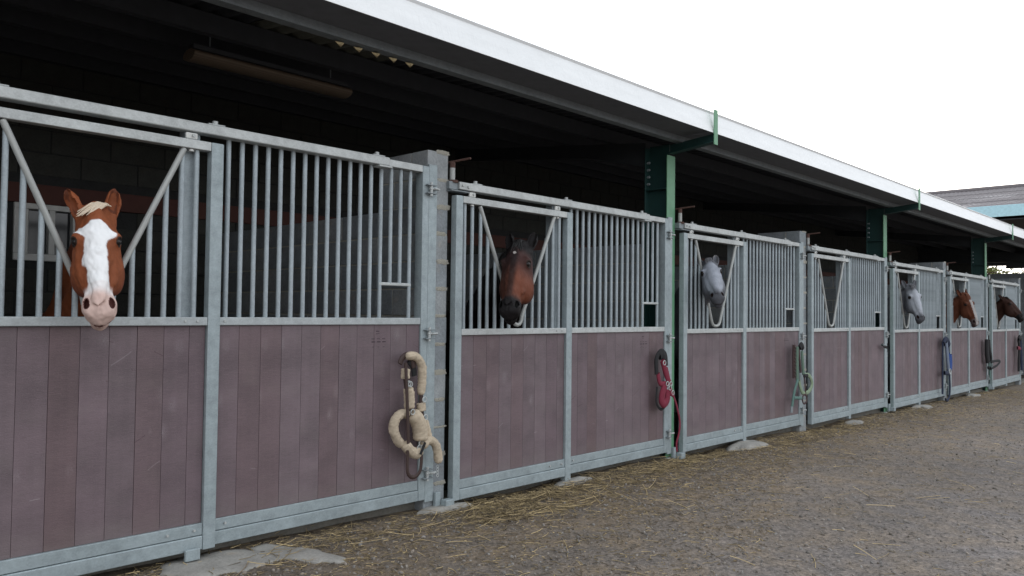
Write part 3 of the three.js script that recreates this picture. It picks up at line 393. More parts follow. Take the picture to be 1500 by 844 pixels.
function headSDF(x, t, z, ears) {
  const X = Math.abs(x), tc = Math.min(0.615, Math.max(-0.09, t)), [, w, zf, zb] = hp(tc), zc = (zf + zb) / 2, hz = (zf - zb) / 2, u = Math.max(-1.15, Math.min(1.15, (z - zc) / hz));
  const wz = w * (u > 0 ? 1 - 0.40 * u * u : 1 - 0.30 * u * u); let end = 1; if (t > 0.555) end = Math.sqrt(Math.max(0.0001, 1 - ((Math.min(t, 0.614) - 0.555) / 0.06) ** 2)); if (t < -0.04) end = Math.sqrt(Math.max(0.0001, 1 - ((Math.max(t, -0.099) + 0.04) / 0.06) ** 2));
  const q = Math.pow(Math.pow(X / (wz * end), 2.35) + Math.pow(Math.abs(z - zc) / (hz * (0.25 + 0.75 * end)), 2.35), 1 / 2.35);
  let d = (q - 1) * Math.min(wz, hz) * 0.85; const over = Math.max(0, t - 0.612, -0.096 - t); if (over > 0) d = Math.hypot(Math.max(0, d), over);
  d = smin(d, ell(X, t, z, 0.088, 0.158, 0.042, 0.024, 0.036, 0.034), 0.035);           // brow over the eye
  d = smin(d, ell(X, t, z, 0.064, 0.30, -0.09, 0.055, 0.10, 0.095), 0.03);              // cheek
  d = smin(d, ell(X, t, z, 0.068, 0.30, 0.012, 0.014, 0.11, 0.014), 0.03);                // facial crest
  d = smin(d, ell(X, t, z, 0, 0.26, 0.058, 0.034, 0.17, 0.016), 0.06);                      // nasal bone
  d = smin(d, ell(X, t, z, 0.042, 0.530, 0.012, 0.029, 0.046, 0.034), 0.05);              // nostril rim
  d = smin(d, ell(X, t, z, 0, 0.578, -0.058, 0.038, 0.035, 0.034), 0.018);                // chin
  d = smax(d, -ell(X, t, z, 0.053, 0.522, 0.036, 0.0125, 0.028, 0.026), 0.006);            // nostril
  d = smax(d, -ell(X, t, z, 0.104, 0.178, 0.046, 0.016, 0.016, 0.022), 0.01);               // eye socket
  d = smax(d, -ell(X, t, z, 0.03, 0.612, -0.024, 0.07, 0.05, 0.004), 0.004);                // mouth
  d = smax(d, -ell(X, t, z, 0.122, 0.125, 0.012, 0.018, 0.03, 0.02), 0.02);              // hollow above the eye
  for (const e of ears) { // ear: curved shell along its own axis
    const ex = x - e.b[0], et = t - e.b[1], ez = z - e.b[2], s = ex * e.a[0] + et * e.a[1] + ez * e.a[2], L = e.L; if (s < -0.06 || s > L + 0.05) continue;
    const p = ex * e.s[0] + et * e.s[1] + ez * e.s[2], n = ex * e.n[0] + et * e.n[1] + ez * e.n[2], r = Math.min(1, Math.max(0, s / L)), wd = 0.0415 * Math.pow(Math.max(0, 1 - r * r * r), 0.75) * (0.62 + 0.95 * r * (1 - 0.55 * r)) + 0.002, th = wd * 0.75;
    const o = Math.sqrt((p / wd) ** 2 + (n / th) ** 2) - 1, i = Math.sqrt((p / (wd * 0.74)) ** 2 + ((n - th * 0.62) / th) ** 2) - 1; let g = Math.max(o, s > 0.02 ? -i : o) * wd * 0.55; g = Math.max(g, -s - 0.03, s - L); d = smin(d, g, 0.014);
  }
  return d;
}
const horseMat = new THREE.MeshPhysicalMaterial({ vertexColors: true, roughness: 0.66, specularIntensity: 0.4, sheen: 0.05, sheenRoughness: 0.5, sheenColor: new THREE.Color().setRGB(0.35, 0.3, 0.28) });
const eyeMat = new THREE.MeshPhysicalMaterial({ color: new THREE.Color().setRGB(0.012, 0.009, 0.008), roughness: 0.16, specularIntensity: 0.6 });
const hairMats = {};
function hair(r, g, b) { const k = `${r}${g}${b}`; return hairMats[k] ??= new THREE.MeshStandardMaterial({ color: new THREE.Color().setRGB(r, g, b), roughness: 0.55 }); }
function makeHorse(o) {
  const P = V3(...o.poll), a = V3(...o.muzzle).sub(P).normalize(), F = V3(Math.sin(o.yaw), 0, Math.cos(o.yaw)), n = F.clone().addScaledVector(a, -F.dot(a)).normalize(), l = V3().crossVectors(a.clone().negate(), n).normalize(), k = o.scale ?? 1;
  const toW = (x, t, z) => P.clone().addScaledVector(l, x * k).addScaledVector(a, t * k).addScaledVector(n, z * k);
  const ears = (o.ears ?? [{}, {}]).map((e, i) => { const s = i ? 1 : -1, ax = V3(s * (e.out ?? 0.28), -1, e.fwd ?? 0.1).normalize(), fc = V3(s * (e.turn ?? 0.35), 0, 1), nn = fc.addScaledVector(ax, -fc.dot(ax)).normalize(), ss = V3().crossVectors(ax, nn); return { b: [s * 0.068, -0.008, -0.018], a: ax.toArray(), n: nn.toArray(), s: ss.toArray(), L: e.L ?? 0.165 }; });
  const fy = o.floor, wd = o.withers, rump = o.rump, ax = V3(wd[0] - rump[0], 0, wd[1] - rump[1]).normalize(), sd = V3(ax.z, 0, -ax.x), wy = fy + 1.5, at = (f, s, y) => [wd[0] + ax.x * f + sd.x * s, y, wd[1] + ax.z * f + sd.z * s], len = Math.hypot(wd[0] - rump[0], wd[1] - rump[1]);
  const N1 = toW(0, 0.02, -0.075).toArray(), N2 = toW(0, 0.16, -0.14).toArray(), mid = (p, q, t, dy) => [mix(p[0], q[0], t), mix(p[1], q[1], t) + dy, mix(p[2], q[2], t)];
  const Wt = at(0.02, 0, wy - 0.14), Ch = at(0.22, 0, wy - 0.36), Nm = mid(N1, Wt, 0.5, 0.05), Tm = mid(N2, Ch, 0.5, 0.02);
  const legs = []; for (const s of [-1, 1]) { const fx = 0.06 + s * 0.05, hx = -len + 0.02 - s * 0.06; legs.push([at(fx, s * 0.13, wy - 0.5), at(fx + 0.02, s * 0.13, fy + 0.46), 0.105, 0.052], [at(fx + 0.02, s * 0.13, fy + 0.46), at(fx, s * 0.13, fy + 0.13), 0.048, 0.036], [at(fx, s * 0.13, fy + 0.13), at(fx + 0.07, s * 0.13, fy + 0.03), 0.042, 0.06], [at(hx + 0.06, s * 0.14, wy - 0.45), at(hx + 0.14, s * 0.15, wy - 0.78), 0.17, 0.10], [at(hx + 0.14, s * 0.15, wy - 0.78), at(hx - 0.12, s * 0.13, fy + 0.55), 0.09, 0.056], [at(hx - 0.12, s * 0.13, fy + 0.55), at(hx - 0.06, s * 0.13, fy + 0.14), 0.05, 0.038], [at(hx - 0.06, s * 0.13, fy + 0.14), at(hx + 0.02, s * 0.13, fy + 0.03), 0.044, 0.062]); }
  const bodyF = (x, y, z) => { let d = cone(x, y, z, N1, Nm, 0.085 * k, 0.115); d = smin(d, cone(x, y, z, N2, Tm, 0.062 * k, 0.1), 0.08); d = smin(d, cone(x, y, z, Nm, Wt, 0.115, 0.16), 0.08); d = smin(d, cone(x, y, z, Tm, Ch, 0.1, 0.2), 0.1);
    d = smin(d, cone(x, y, z, Wt, at(-len * 0.5, 0, wy - 0.30), 0.13, 0.27), 0.12); d = smin(d, cone(x, y, z, Ch, at(-len * 0.5, 0, wy - 0.36), 0.23, 0.285), 0.1); d = smin(d, cone(x, y, z, at(-len * 0.5, 0, wy - 0.33), at(-len, 0, wy - 0.26), 0.28, 0.255), 0.12); for (const L of legs) d = smin(d, cone(x, y, z, L[0], L[1], L[2], L[3]), 0.05); return d; };
  const field = (x, y, z) => { const dx = x - P.x, dy = y - P.y, dz = z - P.z, hx = (dx * l.x + dy * l.y + dz * l.z) / k, ht = (dx * a.x + dy * a.y + dz * a.z) / k, hz = (dx * n.x + dy * n.y + dz * n.z) / k; const b = bodyF(x, y, z) + (o.cell < 0.0065 ? 0.006 * noise(x * 24, y * 24, z * 24) * (0.6 + noise(x * 7, y * 7, z * 7 + 4)) : 0); if (Math.abs(hx) > 0.3 || ht > 0.8 || ht < -0.35 || hz > 0.3 || hz < -0.5) return b; return smin(headSDF(hx, ht, hz, ears) * k + (o.cell < 0.0065 ? 0.0042 * noise(hx * 26, ht * 17, hz * 26) + 0.002 * noise(hx * 60, ht * 40, hz * 60) : 0), b, 0.035); };
  const c = o.cell ?? 0.006, R1 = 0.36 * k, cx = toW(0, 0.2, -0.03); const hb = [[cx.x - 0.36, cx.y - 0.5, Math.min(P.z, cx.z) - 0.32], [cx.x + 0.36, cx.y + 0.5, Math.max(P.z, cx.z) + 0.45]];
  const inBox = (x, y, z, e) => x > hb[0][0] + e && x < hb[1][0] - e && y > hb[0][1] + e && y < hb[1][1] - e && z > hb[0][2] + e && z < hb[1][2] - e;
  const g1 = polygonize(field, hb[0], hb[1], c), bc = 0.03;
  const minx = Math.min(wd[0], rump[0], P.x) - 0.55, maxx = Math.max(wd[0], rump[0], P.x) + 0.55, minz = Math.min(wd[1], rump[1]) - 0.55;
  let g2 = polygonize(bodyF, [minx, fy - 0.06, minz], [maxx, wy + 0.6, P.z + 0.1], bc);
  { const p = g2.attributes.position, I = g2.index.array, J = []; for (let i = 0; i < I.length; i += 3) { let ins = 0; for (let q = 0; q < 3; q++) { const v = I[i + q]; if (inBox(p.getX(v), p.getY(v), p.getZ(v), 0.05)) ins++; } if (ins < 3) J.push(I[i], I[i + 1], I[i + 2]); } g2.setIndex(J); }
  g1.computeVertexNormals(); g2.computeVertexNormals();
  const g = mergeGeometries([g1, g2]), p = g.attributes.position, C = new Float32Array(p.count * 3);
  for (let i = 0; i < p.count; i++) { const x = p.getX(i), y = p.getY(i), z = p.getZ(i), dx = x - P.x, dy = y - P.y, dz = z - P.z, hx = (dx * l.x + dy * l.y + dz * l.z) / k, ht = (dx * a.x + dy * a.y + dz * a.z) / k, hz = (dx * n.x + dy * n.y + dz * n.z) / k;
    const nh = Math.abs(hx) < 0.25 && ht > -0.3 && ht < 0.7 && Math.abs(hz) < 0.35; let inEar = false; if (nh) for (const e of ears) { const ex = hx - e.b[0], et = ht - e.b[1], ez = hz - e.b[2], s = ex * e.a[0] + et * e.a[1] + ez * e.a[2], nn = ex * e.n[0] + et * e.n[1] + ez * e.n[2], pp = Math.abs(ex * e.s[0] + et * e.s[1] + ez * e.s[2]); if (s > 0.03 && s < e.L && nn > -0.004 && nn < 0.02 && pp < 0.022) inEar = true; }
    const nostril = nh && ell(Math.abs(hx), ht, hz, 0.053, 0.522, 0.036, 0.0125, 0.028, 0.026) < 0.004; const eyeRim = nh && ell(Math.abs(hx), ht, hz, 0.106, 0.178, 0.046, 0.022, 0.022, 0.03) < 0.005; const mouth = nh && ell(Math.abs(hx), ht, hz, 0.03, 0.612, -0.024, 0.07, 0.05, 0.004) < 0.002;
    let col = o.coat(hx, nh ? ht : -9, hz, x, y, z); if (inEar) col = o.earIn ?? col.map((q) => q * 0.55); if (nostril || mouth) col = o.nostril ?? [0.02, 0.012, 0.011]; if (eyeRim) col = o.eyeRim ?? [0.025, 0.016, 0.012];
    let f = 1 + 0.22 * fbm(x * 60, y * 22, z * 60, 2) + 0.34 * fbm(x * 9, y * 9, z * 9, 4); if (col[1] > 0.55) f = 1 + (f - 1) * 0.2; C[i * 3] = col[0] * f; C[i * 3 + 1] = col[1] * f; C[i * 3 + 2] = col[2] * f; }
  g.setAttribute('color', new THREE.BufferAttribute(C, 3)); g.translate(-P.x, -fy, -P.z);
  const t = thing('horse', o.label, 'horse', [P.x, fy, P.z]); mesh('body', g, horseMat, t);
  for (const s of [-1, 1]) { const w = toW(s * 0.0905, 0.178, 0.046); const e = mesh('eye', new THREE.SphereGeometry(0.0195 * k, 20, 14), eyeMat, t, [w.x - P.x, w.y - fy, w.z - P.z]); }
  // forelock and mane: tapered locks
  const rh = rng(o.seed ?? 3), locks = [], lock = (pts, r) => { const cv = new THREE.CatmullRomCurve3(pts), tg = new THREE.TubeGeometry(cv, 8, r, 5), q = tg.attributes.position; for (let i = 0; i <= 8; i++) { const c0 = cv.getPointAt(i / 8), s = Math.max(0.12, Math.sqrt(1 - (i / 8) ** 2 * 0.97)) * (0.6 + Math.min(1, i / 2) * 0.4); for (let j = 0; j <= 5; j++) { const v = i * 6 + j; q.setXYZ(v, c0.x + (q.getX(v) - c0.x) * s, c0.y + (q.getY(v) - c0.y) * s, c0.z + (q.getZ(v) - c0.z) * s); } } tg.translate(-P.x, -fy, -P.z); locks.push(tg); };
  const fl = o.forelock; if (fl) { for (let i = 0; i < 40; i++) { const u = rh(), v = rh() - 0.5, e = 0.6 + rh() * 0.6, x0 = fl.x0 + v * 0.07, x1 = fl.x1 + (rh() - 0.5) * 0.09, L = fl.len * e; const pt = (q, lift) => { const t = mix(fl.t0 ?? -0.05, (fl.t0 ?? -0.05) + L, q), x = mix(x0, x1, q) , h = hp(t); return toW(x, t, h[2] * (1 - 0.3 * (x / 0.09) ** 2) + lift); }; lock([pt(0, -0.01), pt(0.25, 0.016 + rh() * 0.012), pt(0.6, 0.012 + rh() * 0.008), pt(1, 0.006)], 0.0035 + rh() * 0.0035); } mesh('forelock', mergeGeometries(locks), hair(...fl.col), t); locks.length = 0; }
  if (o.mane) { for (let i = 0; i < 60; i++) { const u = i / 60, s = (o.maneSide ?? 1), c0 = u < 0.5 ? mid(N1, Nm, u * 2, 0) : mid(Nm, Wt, u * 2 - 1, 0), r = mix(0.1, 0.16, u) * 0.98, jx = (rh() - 0.5) * 0.04, top = V3(c0[0] + jx, c0[1] + r * 0.75, c0[2] - r * 0.5); const side = l.clone().multiplyScalar(s); lock([top, top.clone().addScaledVector(side, r * 0.75).add(V3(0, -0.0, 0)), top.clone().addScaledVector(side, r * 1.12).add(V3(0, -0.1 - rh() * 0.05, 0)), top.clone().addScaledVector(side, r * 1.1).add(V3(jx, -0.2 - rh() * 0.08, 0))], 0.013); } mesh('mane', mergeGeometries(locks), hair(...o.mane), t); }
  return t;
}
const chest = [0.225, 0.066, 0.026];
makeHorse({ label: 'chestnut horse with a broad white blaze and pink muzzle looking straight out', poll: [-2.517, 1.862, 0.05], muzzle: [-2.575, 1.35, 0.32], yaw: -0.31, floor: -0.09, withers: [-2.36, -0.75], rump: [-2.03, -1.95], cell: 0.005, scale: 1.01, seed: 4,
  ears: [{ out: 0.4, turn: 1.2, fwd: 0.3, L: 0.165 }, { out: 0.16, turn: 0.3, fwd: 0.3, L: 0.165 }],
  coat: (x, t, z, X, Y, Z) => { if (t < -1) return Y < 0.5 ? [0.6, 0.56, 0.5] : chest; const nz = fbm(x * 20, t * 20, z * 12, 4) * 0.014, c = x + 0.004; let wl = mix(0.104, 0.052, sm(0.11, 0.175, t)), wr = mix(0.092, 0.049, sm(0.155, 0.2, t)); if (t > 0.25) { wl = mix(wl, 0.066, sm(0.25, 0.29, t)); wl = mix(wl, 0.046, sm(0.30, 0.35, t)); wr = mix(wr, 0.050, sm(0.3, 0.4, t)); } const topT = c < 0 ? mix(0.078, 0.092, sm(0, -0.1, c)) + 0.02 * Math.exp(-(((c + 0.05) / 0.02) ** 2)) : mix(0.078, 0.14, sm(0.02, 0.1, c)); const edge = c < 0 ? wl : wr; const white = z > -0.005 ? sm(-0.003, 0.005, edge + nz - Math.abs(c)) * sm(-0.004, 0.004, t - topT - nz * 0.8) : 0; const low = sm(0.42, 0.47, t + nz); const base = [chest[0] * (1 - 0.25 * sm(0.02, -0.12, z)), chest[1] * (1 - 0.25 * sm(0.02, -0.12, z)), chest[2]]; if (low > 0 && (z > -0.03 || t > 0.47)) { const pk = [0.58, 0.42, 0.37]; const w = [0.82, 0.79, 0.78]; const q = sm(0.44, 0.5, t); const res = w.map((v, i) => mix(v, pk[i], q)); return res.map((v, i) => mix(mix(base[i], w[i], white), v, low)); } return base.map((b, i) => mix(b, 0.84, white)); },
  earIn: [0.13, 0.04, 0.02], nostril: [0.1, 0.035, 0.03], forelock: { x0: 0.035, x1: -0.045, len: 0.075, col: [0.66, 0.55, 0.42], t0: -0.05 } });
makeHorse({ label: 'dark bay horse with a black muzzle and brown cheeks, head turned aside', poll: [0.64, 1.90, 0.08], muzzle: [0.28, 1.32, 0.31], yaw: -1.05, floor: -0.07, withers: [0.95, -0.66], rump: [0.8, -1.95], cell: 0.006, scale: 1.12, seed: 8, ears: [{ out: 0.2, turn: 0.4 }, { out: 0.2, turn: 0.3 }], earIn: [0.008, 0.006, 0.006], nostril: [0.004, 0.004, 0.004],
  coat: (x, t, z) => { if (t < -1) return [0.008, 0.004, 0.003]; const br = [mix(0.045, 0.15, sm(0.14, 0.36, t)), mix(0.019, 0.047, sm(0.14, 0.36, t)), mix(0.017, 0.025, sm(0.14, 0.36, t))], bk = [0.008, 0.0065, 0.007]; let k = Math.max(sm(0.42, 0.5, t), sm(0.12, 0.03, t)); k = Math.max(k, 0.8 * sm(0.045, 0.01, Math.abs(x)) * sm(0.0, 0.05, z)); k = Math.max(k, sm(-0.06, -0.16, z) * 0.7); k = Math.max(k, 0.6 * sm(0.03, -0.04, x)); if (Math.hypot(x - 0.0, t - 0.11) < 0.011 && z > 0) return [0.35, 0.32, 0.3]; return br.map((v, i) => mix(v, bk[i], k)); }, forelock: { x0: 0, x1: 0.01, len: 0.14, col: [0.005, 0.004, 0.004] }, mane: [0.005, 0.004, 0.004], maneSide: -1 });
const greyCoat = (dark, face) => (x, t, z, X, Y, Z) => { if (t < -1) return dark; const mz = sm(0.43, 0.54, t), f = sm(-0.06, 0.05, z) * sm(0.02, 0.1, t); const v = 1 + 0.25 * fbm(X * 18, Y * 18, Z * 18, 2); return dark.map((q, i) => mix(mix(q, face[i], f) * v, [0.07, 0.072, 0.082][i], mz)); };
makeHorse({ label: 'grey horse with a dark muzzle nosing through a V opening over a pale loop', poll: [3.66, 1.93, 0.06], muzzle: [3.33, 1.515, 0.36], yaw: -0.95, floor: -0.1, withers: [4.0, -0.7], rump: [3.9, -1.95], cell: 0.008, seed: 12, ears: [{ out: 0.35, turn: 0.5 }, { out: 0.2, turn: 0.1 }], coat: greyCoat([0.11, 0.115, 0.13], [0.30, 0.32, 0.365]), earIn: [0.2, 0.19, 0.19], forelock: { x0: 0, x1: 0, len: 0.1, col: [0.13, 0.13, 0.14] }, mane: [0.13, 0.13, 0.14] });
makeHorse({ label: 'white-faced grey horse with a darker neck looking along the yard', poll: [10.12, 1.87, 0.14], muzzle: [10.0, 1.30, 0.33], yaw: -0.72, floor: -0.17, withers: [10.2, -0.66], rump: [10.15, -1.95], cell: 0.009, seed: 15, ears: [{ out: 0.3, turn: 0.3 }, { out: 0.35, turn: 0.3 }], coat: greyCoat([0.12, 0.125, 0.14], [0.37, 0.39, 0.43]), earIn: [0.08, 0.08, 0.085], forelock: { x0: 0, x1: 0, len: 0.1, col: [0.12, 0.12, 0.13] }, mane: [0.14, 0.14, 0.15] });
makeHorse({ label: 'small chestnut horse with a narrow white blaze, far along the row', poll: [13.13, 1.80, 0.2], muzzle: [13.07, 1.20, 0.42], yaw: -0.55, floor: -0.2, withers: [13.2, -0.62], rump: [13.2, -1.95], cell: 0.009, seed: 18, ears: [{ out: 0.3, turn: 0.4 }, { out: 0.3, turn: 0.9 }], coat: (x, t, z) => t > 0.1 && z > 0.02 && Math.abs(x) < 0.028 ? [0.36, 0.34, 0.33] : t > 0.47 ? [0.08, 0.055, 0.05] : [0.10, 0.032, 0.016], forelock: { x0: 0, x1: 0.01, len: 0.1, col: [0.16, 0.05, 0.02] }, mane: [0.15, 0.045, 0.02] });
makeHorse({ label: 'farthest dark brown horse stretching its head out in profile', poll: [16.83, 1.80, 0.12], muzzle: [16.68, 1.33, 0.5], yaw: -0.2, floor: -0.23, withers: [16.9, -0.62], rump: [16.9, -1.95], cell: 0.009, seed: 21, ears: [{ out: 0.3, turn: 0.4 }, { out: 0.3, turn: 0.4 }], coat: (x, t, z) => t > 0.46 ? [0.012, 0.011, 0.011] : [0.036, 0.015, 0.010], forelock: { x0: 0, x1: 0, len: 0.08, col: [0.015, 0.01, 0.01] }, mane: [0.015, 0.01, 0.01] });

/* ---------- halters hung on the fronts ---------- */
const cloth = (r, g, b, ro = 0.85) => paint(r, g, b, ro);
const C = { leather: cloth(0.05, 0.025, 0.02, 0.6), black: cloth(0.018, 0.018, 0.02, 0.9), red: cloth(0.22, 0.018, 0.045), green: cloth(0.13, 0.2, 0.155), pale: cloth(0.27, 0.35, 0.235), teal: cloth(0.12, 0.22, 0.195), brown: cloth(0.075, 0.04, 0.04), blue: cloth(0.03, 0.09, 0.32), navy: cloth(0.015, 0.025, 0.06), slate: cloth(0.2, 0.24, 0.32) };
function fleece(pts, r) { // sheepskin sleeve with a nubbly, uneven surface
  const pv = pts.map((p) => V3(p[0], p[1], p[2])), cv = new THREE.CatmullRomCurve3(pv), L = cv.getLength(), n = Math.max(14, Math.round(L / 0.006)), m = 20, tg = new THREE.TubeGeometry(cv, n, r *= 0.93, m), q = tg.attributes.position, nn = tg.attributes.normal, col = [];
  for (let i = 0; i < q.count; i++) { const ring = Math.floor(i / (m + 1)), u = ring / n, e = Math.sqrt(Math.max(0.02, 1 - Math.pow(Math.abs(u * 2 - 1), 14))), x = q.getX(i), y = q.getY(i), z = q.getZ(i), c0 = cv.getPointAt(u), b = fbm(x * 70, y * 70, z * 70, 3) * 0.009 + fbm(x * 26, y * 26, z * 26, 2) * 0.005, w = e + (b / r) * e; q.setXYZ(i, c0.x + (x - c0.x) * w, c0.y + (y - c0.y) * w, c0.z + (z - c0.z) * w); const k = 0.92 + b * 34 + 0.2 * fbm(x * 9, y * 9, z * 9, 2); col.push(0.50 * k, 0.415 * k, 0.31 * k); }
  tg.setAttribute('color', new THREE.Float32BufferAttribute(col, 3)); const end = []; tg.computeVertexNormals(); return tg;
}
const fleeceMat = new THREE.MeshPhysicalMaterial({ vertexColors: true, roughness: 1, sheen: 0.5, sheenRoughness: 0.8, sheenColor: new THREE.Color().setRGB(0.5, 0.42, 0.32) });
const flat = (pts, z, dz = 0) => pts.map(([x, y], i) => [x, y, z + dz * i]);
function strap(name, pts, r, mat, parent, z, squash = 0.45) { const cv = pts.length === 2 ? new THREE.LineCurve3(V3(pts[0][0], pts[0][1], 0), V3(pts[1][0], pts[1][1], 0)) : new THREE.CatmullRomCurve3(flat(pts, 0).map((p) => V3(...p))); const g = new THREE.TubeGeometry(cv, Math.max(8, pts.length * 8), r, 8); g.scale(1, 1, squash); g.translate(0, 0, z); return mesh(name, g, mat, parent); }
function ring(x, y, z, r, parent) { return mesh('buckle', new THREE.TorusGeometry(r, r * 0.22, 6, 14), M.galvRail, parent, [x, y, z]); }
const rel = (t, pts) => pts.map(([x, y]) => [x - t.position.x, y - t.position.y]);
function halter(label, x, y) { return thing('halter', label, 'halter', [x, y, 0.03]); }
{ const t = halter('cream fleece-covered halter with a brown strap hung beside the nearest pillar', -0.42, 0.24); const f = (pts, r, z) => mesh('fleece_sleeve', fleece(flat(rel(t, pts), z), r), fleeceMat, t);
  f([[-0.485, 1.075], [-0.451, 1.083], [-0.39, 1.073], [-0.34, 1.012], [-0.333, 0.909], [-0.343, 0.799]], 0.033, 0.03); f([[-0.49, 1.0], [-0.493, 0.965], [-0.492, 0.923]], 0.034, 0.04); f([[-0.467, 0.868], [-0.455, 0.793], [-0.454, 0.712]], 0.04, 0.04);
  f([[-0.451, 0.678], [-0.52, 0.684], [-0.575, 0.642], [-0.585, 0.583], [-0.545, 0.505], [-0.5, 0.462]], 0.036, 0.035); f([[-0.443, 0.683], [-0.39, 0.631], [-0.36, 0.553], [-0.36, 0.48]], 0.058, 0.05); f([[-0.51, 0.485], [-0.46, 0.43], [-0.40, 0.40], [-0.365, 0.43]], 0.04, 0.06);
  f([[-0.346, 0.75], [-0.341, 0.688]], 0.036, 0.035); f([[-0.318, 0.625], [-0.294, 0.561], [-0.272, 0.495]], 0.036, 0.03); f([[-0.345, 0.43], [-0.32, 0.474], [-0.271, 0.478], [-0.225, 0.435], [-0.203, 0.357], [-0.202, 0.305]], 0.034, 0.065);
  strap('strap', rel(t, [[-0.527, 1.04], [-0.51, 0.784], [-0.494, 0.514], [-0.49, 0.275], [-0.443, 0.244], [-0.391, 0.272], [-0.375, 0.337], [-0.374, 0.392]]), 0.014, C.leather, t, 0.085); strap('strap', rel(t, [[-0.527, 1.03], [-0.505, 1.07], [-0.46, 1.09], [-0.42, 1.06], [-0.4, 1.0]]), 0.022, C.leather, t, 0.02); strap('strap', rel(t, [[-0.44, 1.05], [-0.4, 1.0], [-0.39, 0.94]]), 0.024, C.black, t, 0.012);
  strap('strap', rel(t, [[-0.492, 0.93], [-0.48, 0.86]]), 0.02, C.leather, t, 0.04); strap('strap', rel(t, [[-0.454, 0.73], [-0.45, 0.66]]), 0.024, C.leather, t, 0.04); strap('strap', rel(t, [[-0.343, 0.81], [-0.345, 0.73]]), 0.018, C.leather, t, 0.035); strap('strap', rel(t, [[-0.34, 0.7], [-0.318, 0.61]]), 0.018, C.leather, t, 0.035);
  for (const [x, y] of [[-0.49, 0.895], [-0.475, 0.89], [-0.45, 0.695], [-0.345, 0.775], [-0.333, 0.65], [-0.385, 0.44], [-0.37, 0.47]]) ring(...rel(t, [[x, y]])[0], 0.075, 0.018, t); strap('strap', rel(t, [[-0.40, 0.40], [-0.36, 0.48]]), 0.012, C.black, t, 0.105); for (let i = 0; i < 4; i++) ring(-0.202 - t.position.x, 0.285 - i * 0.022 - t.position.y, 0.06, 0.01, t);
}
{ const t = halter('red webbing halter with black padding and a long red lead rope', 2.76, 0.01); const s = (n, p, r, m, z) => strap(n, rel(t, p), r, m, t, z);
  s('padding', [[2.655, 0.80], [2.654, 0.957], [2.723, 1.023], [2.8, 0.998], [2.825, 0.88]], 0.03, C.black, 0.03); s('padding', [[2.70, 0.98], [2.75, 1.0], [2.79, 0.95]], 0.045, C.black, 0.03); s('strap', [[2.72, 0.938], [2.778, 0.815], [2.853, 0.695]], 0.036, C.red, 0.055); s('strap', [[2.648, 0.812], [2.688, 0.714], [2.779, 0.703], [2.863, 0.701]], 0.028, C.red, 0.05); s('strap', [[2.80, 0.86], [2.84, 0.77], [2.86, 0.69]], 0.026, C.red, 0.045);
  s('strap', [[2.774, 0.692], [2.724, 0.595], [2.72, 0.535], [2.76, 0.505], [2.81, 0.54], [2.825, 0.645]], 0.044, C.red, 0.05); s('padding', [[2.662, 0.68], [2.661, 0.512], [2.742, 0.452], [2.833, 0.497], [2.845, 0.58]], 0.014, C.black, 0.03); s('lead_rope', [[2.858, 0.694], [2.899, 0.612], [2.989, 0.459], [3.046, 0.292], [3.025, 0.176], [2.985, 0.092], [2.993, 0.01]], 0.014, C.red, 0.055); s('strap', [[2.84, 0.66], [2.86, 0.60], [2.90, 0.585]], 0.02, C.red, 0.065);
  for (const [x, y] of [[2.733, 0.915], [2.79, 0.705], [2.85, 0.7], [2.835, 0.66], [2.89, 0.61]]) ring(...rel(t, [[x, y]])[0], 0.07, 0.022, t); }
{ const t = halter('pale green halter with a plaited dark rope hung beside the third stall', 5.95, 0.17); const s = (n, p, r, m, z) => strap(n, rel(t, p), r, m, t, z);
  s('rope', [[5.79, 1.025], [5.78, 0.848], [5.785, 0.60]], 0.032, C.brown, 0.03); s('strap', [[5.86, 1.0], [5.855, 0.8], [5.86, 0.57]], 0.034, C.green, 0.04); s('padding', [[5.93, 0.98], [5.985, 1.02], [6.03, 0.97]], 0.04, C.black, 0.04); s('rope', [[5.93, 0.97], [5.96, 0.82], [5.99, 0.66]], 0.022, C.brown, 0.03); s('strap', [[5.99, 0.94], [6.01, 0.80], [6.037, 0.636]], 0.03, C.green, 0.045);
  s('strap', [[6.056, 0.627], [6.206, 0.608], [6.293, 0.496], [6.187, 0.407], [6.0, 0.403], [5.927, 0.486], [5.891, 0.565]], 0.03, C.pale, 0.05); s('strap', [[5.855, 0.575], [5.765, 0.449], [5.719, 0.345], [5.69, 0.25]], 0.026, C.teal, 0.05); s('lead_end', [[5.69, 0.25], [5.677, 0.173]], 0.03, M.galvOld, 0.045); s('strap', [[5.73, 0.357], [6.0, 0.333]], 0.02, C.teal, 0.055); s('strap', [[6.019, 0.637], [6.056, 0.494], [6.074, 0.367]], 0.015, C.brown, 0.06); s('strap', [[6.0, 0.62], [6.12, 0.62]], 0.022, C.black, 0.065);
  for (let i = 0; i < 9; i++) { const b = strap('stitch', rel(t, [[5.76, 1.0 - i * 0.045], [5.81, 0.985 - i * 0.045]]), 0.009, C.leather, t, 0.047); } strap('strap', rel(t, [[5.964, 0.328], [6.0, 0.37], [6.07, 0.37], [6.111, 0.317], [6.07, 0.27], [6.0, 0.27], [5.964, 0.328]]), 0.014, C.brown, t, 0.06); }
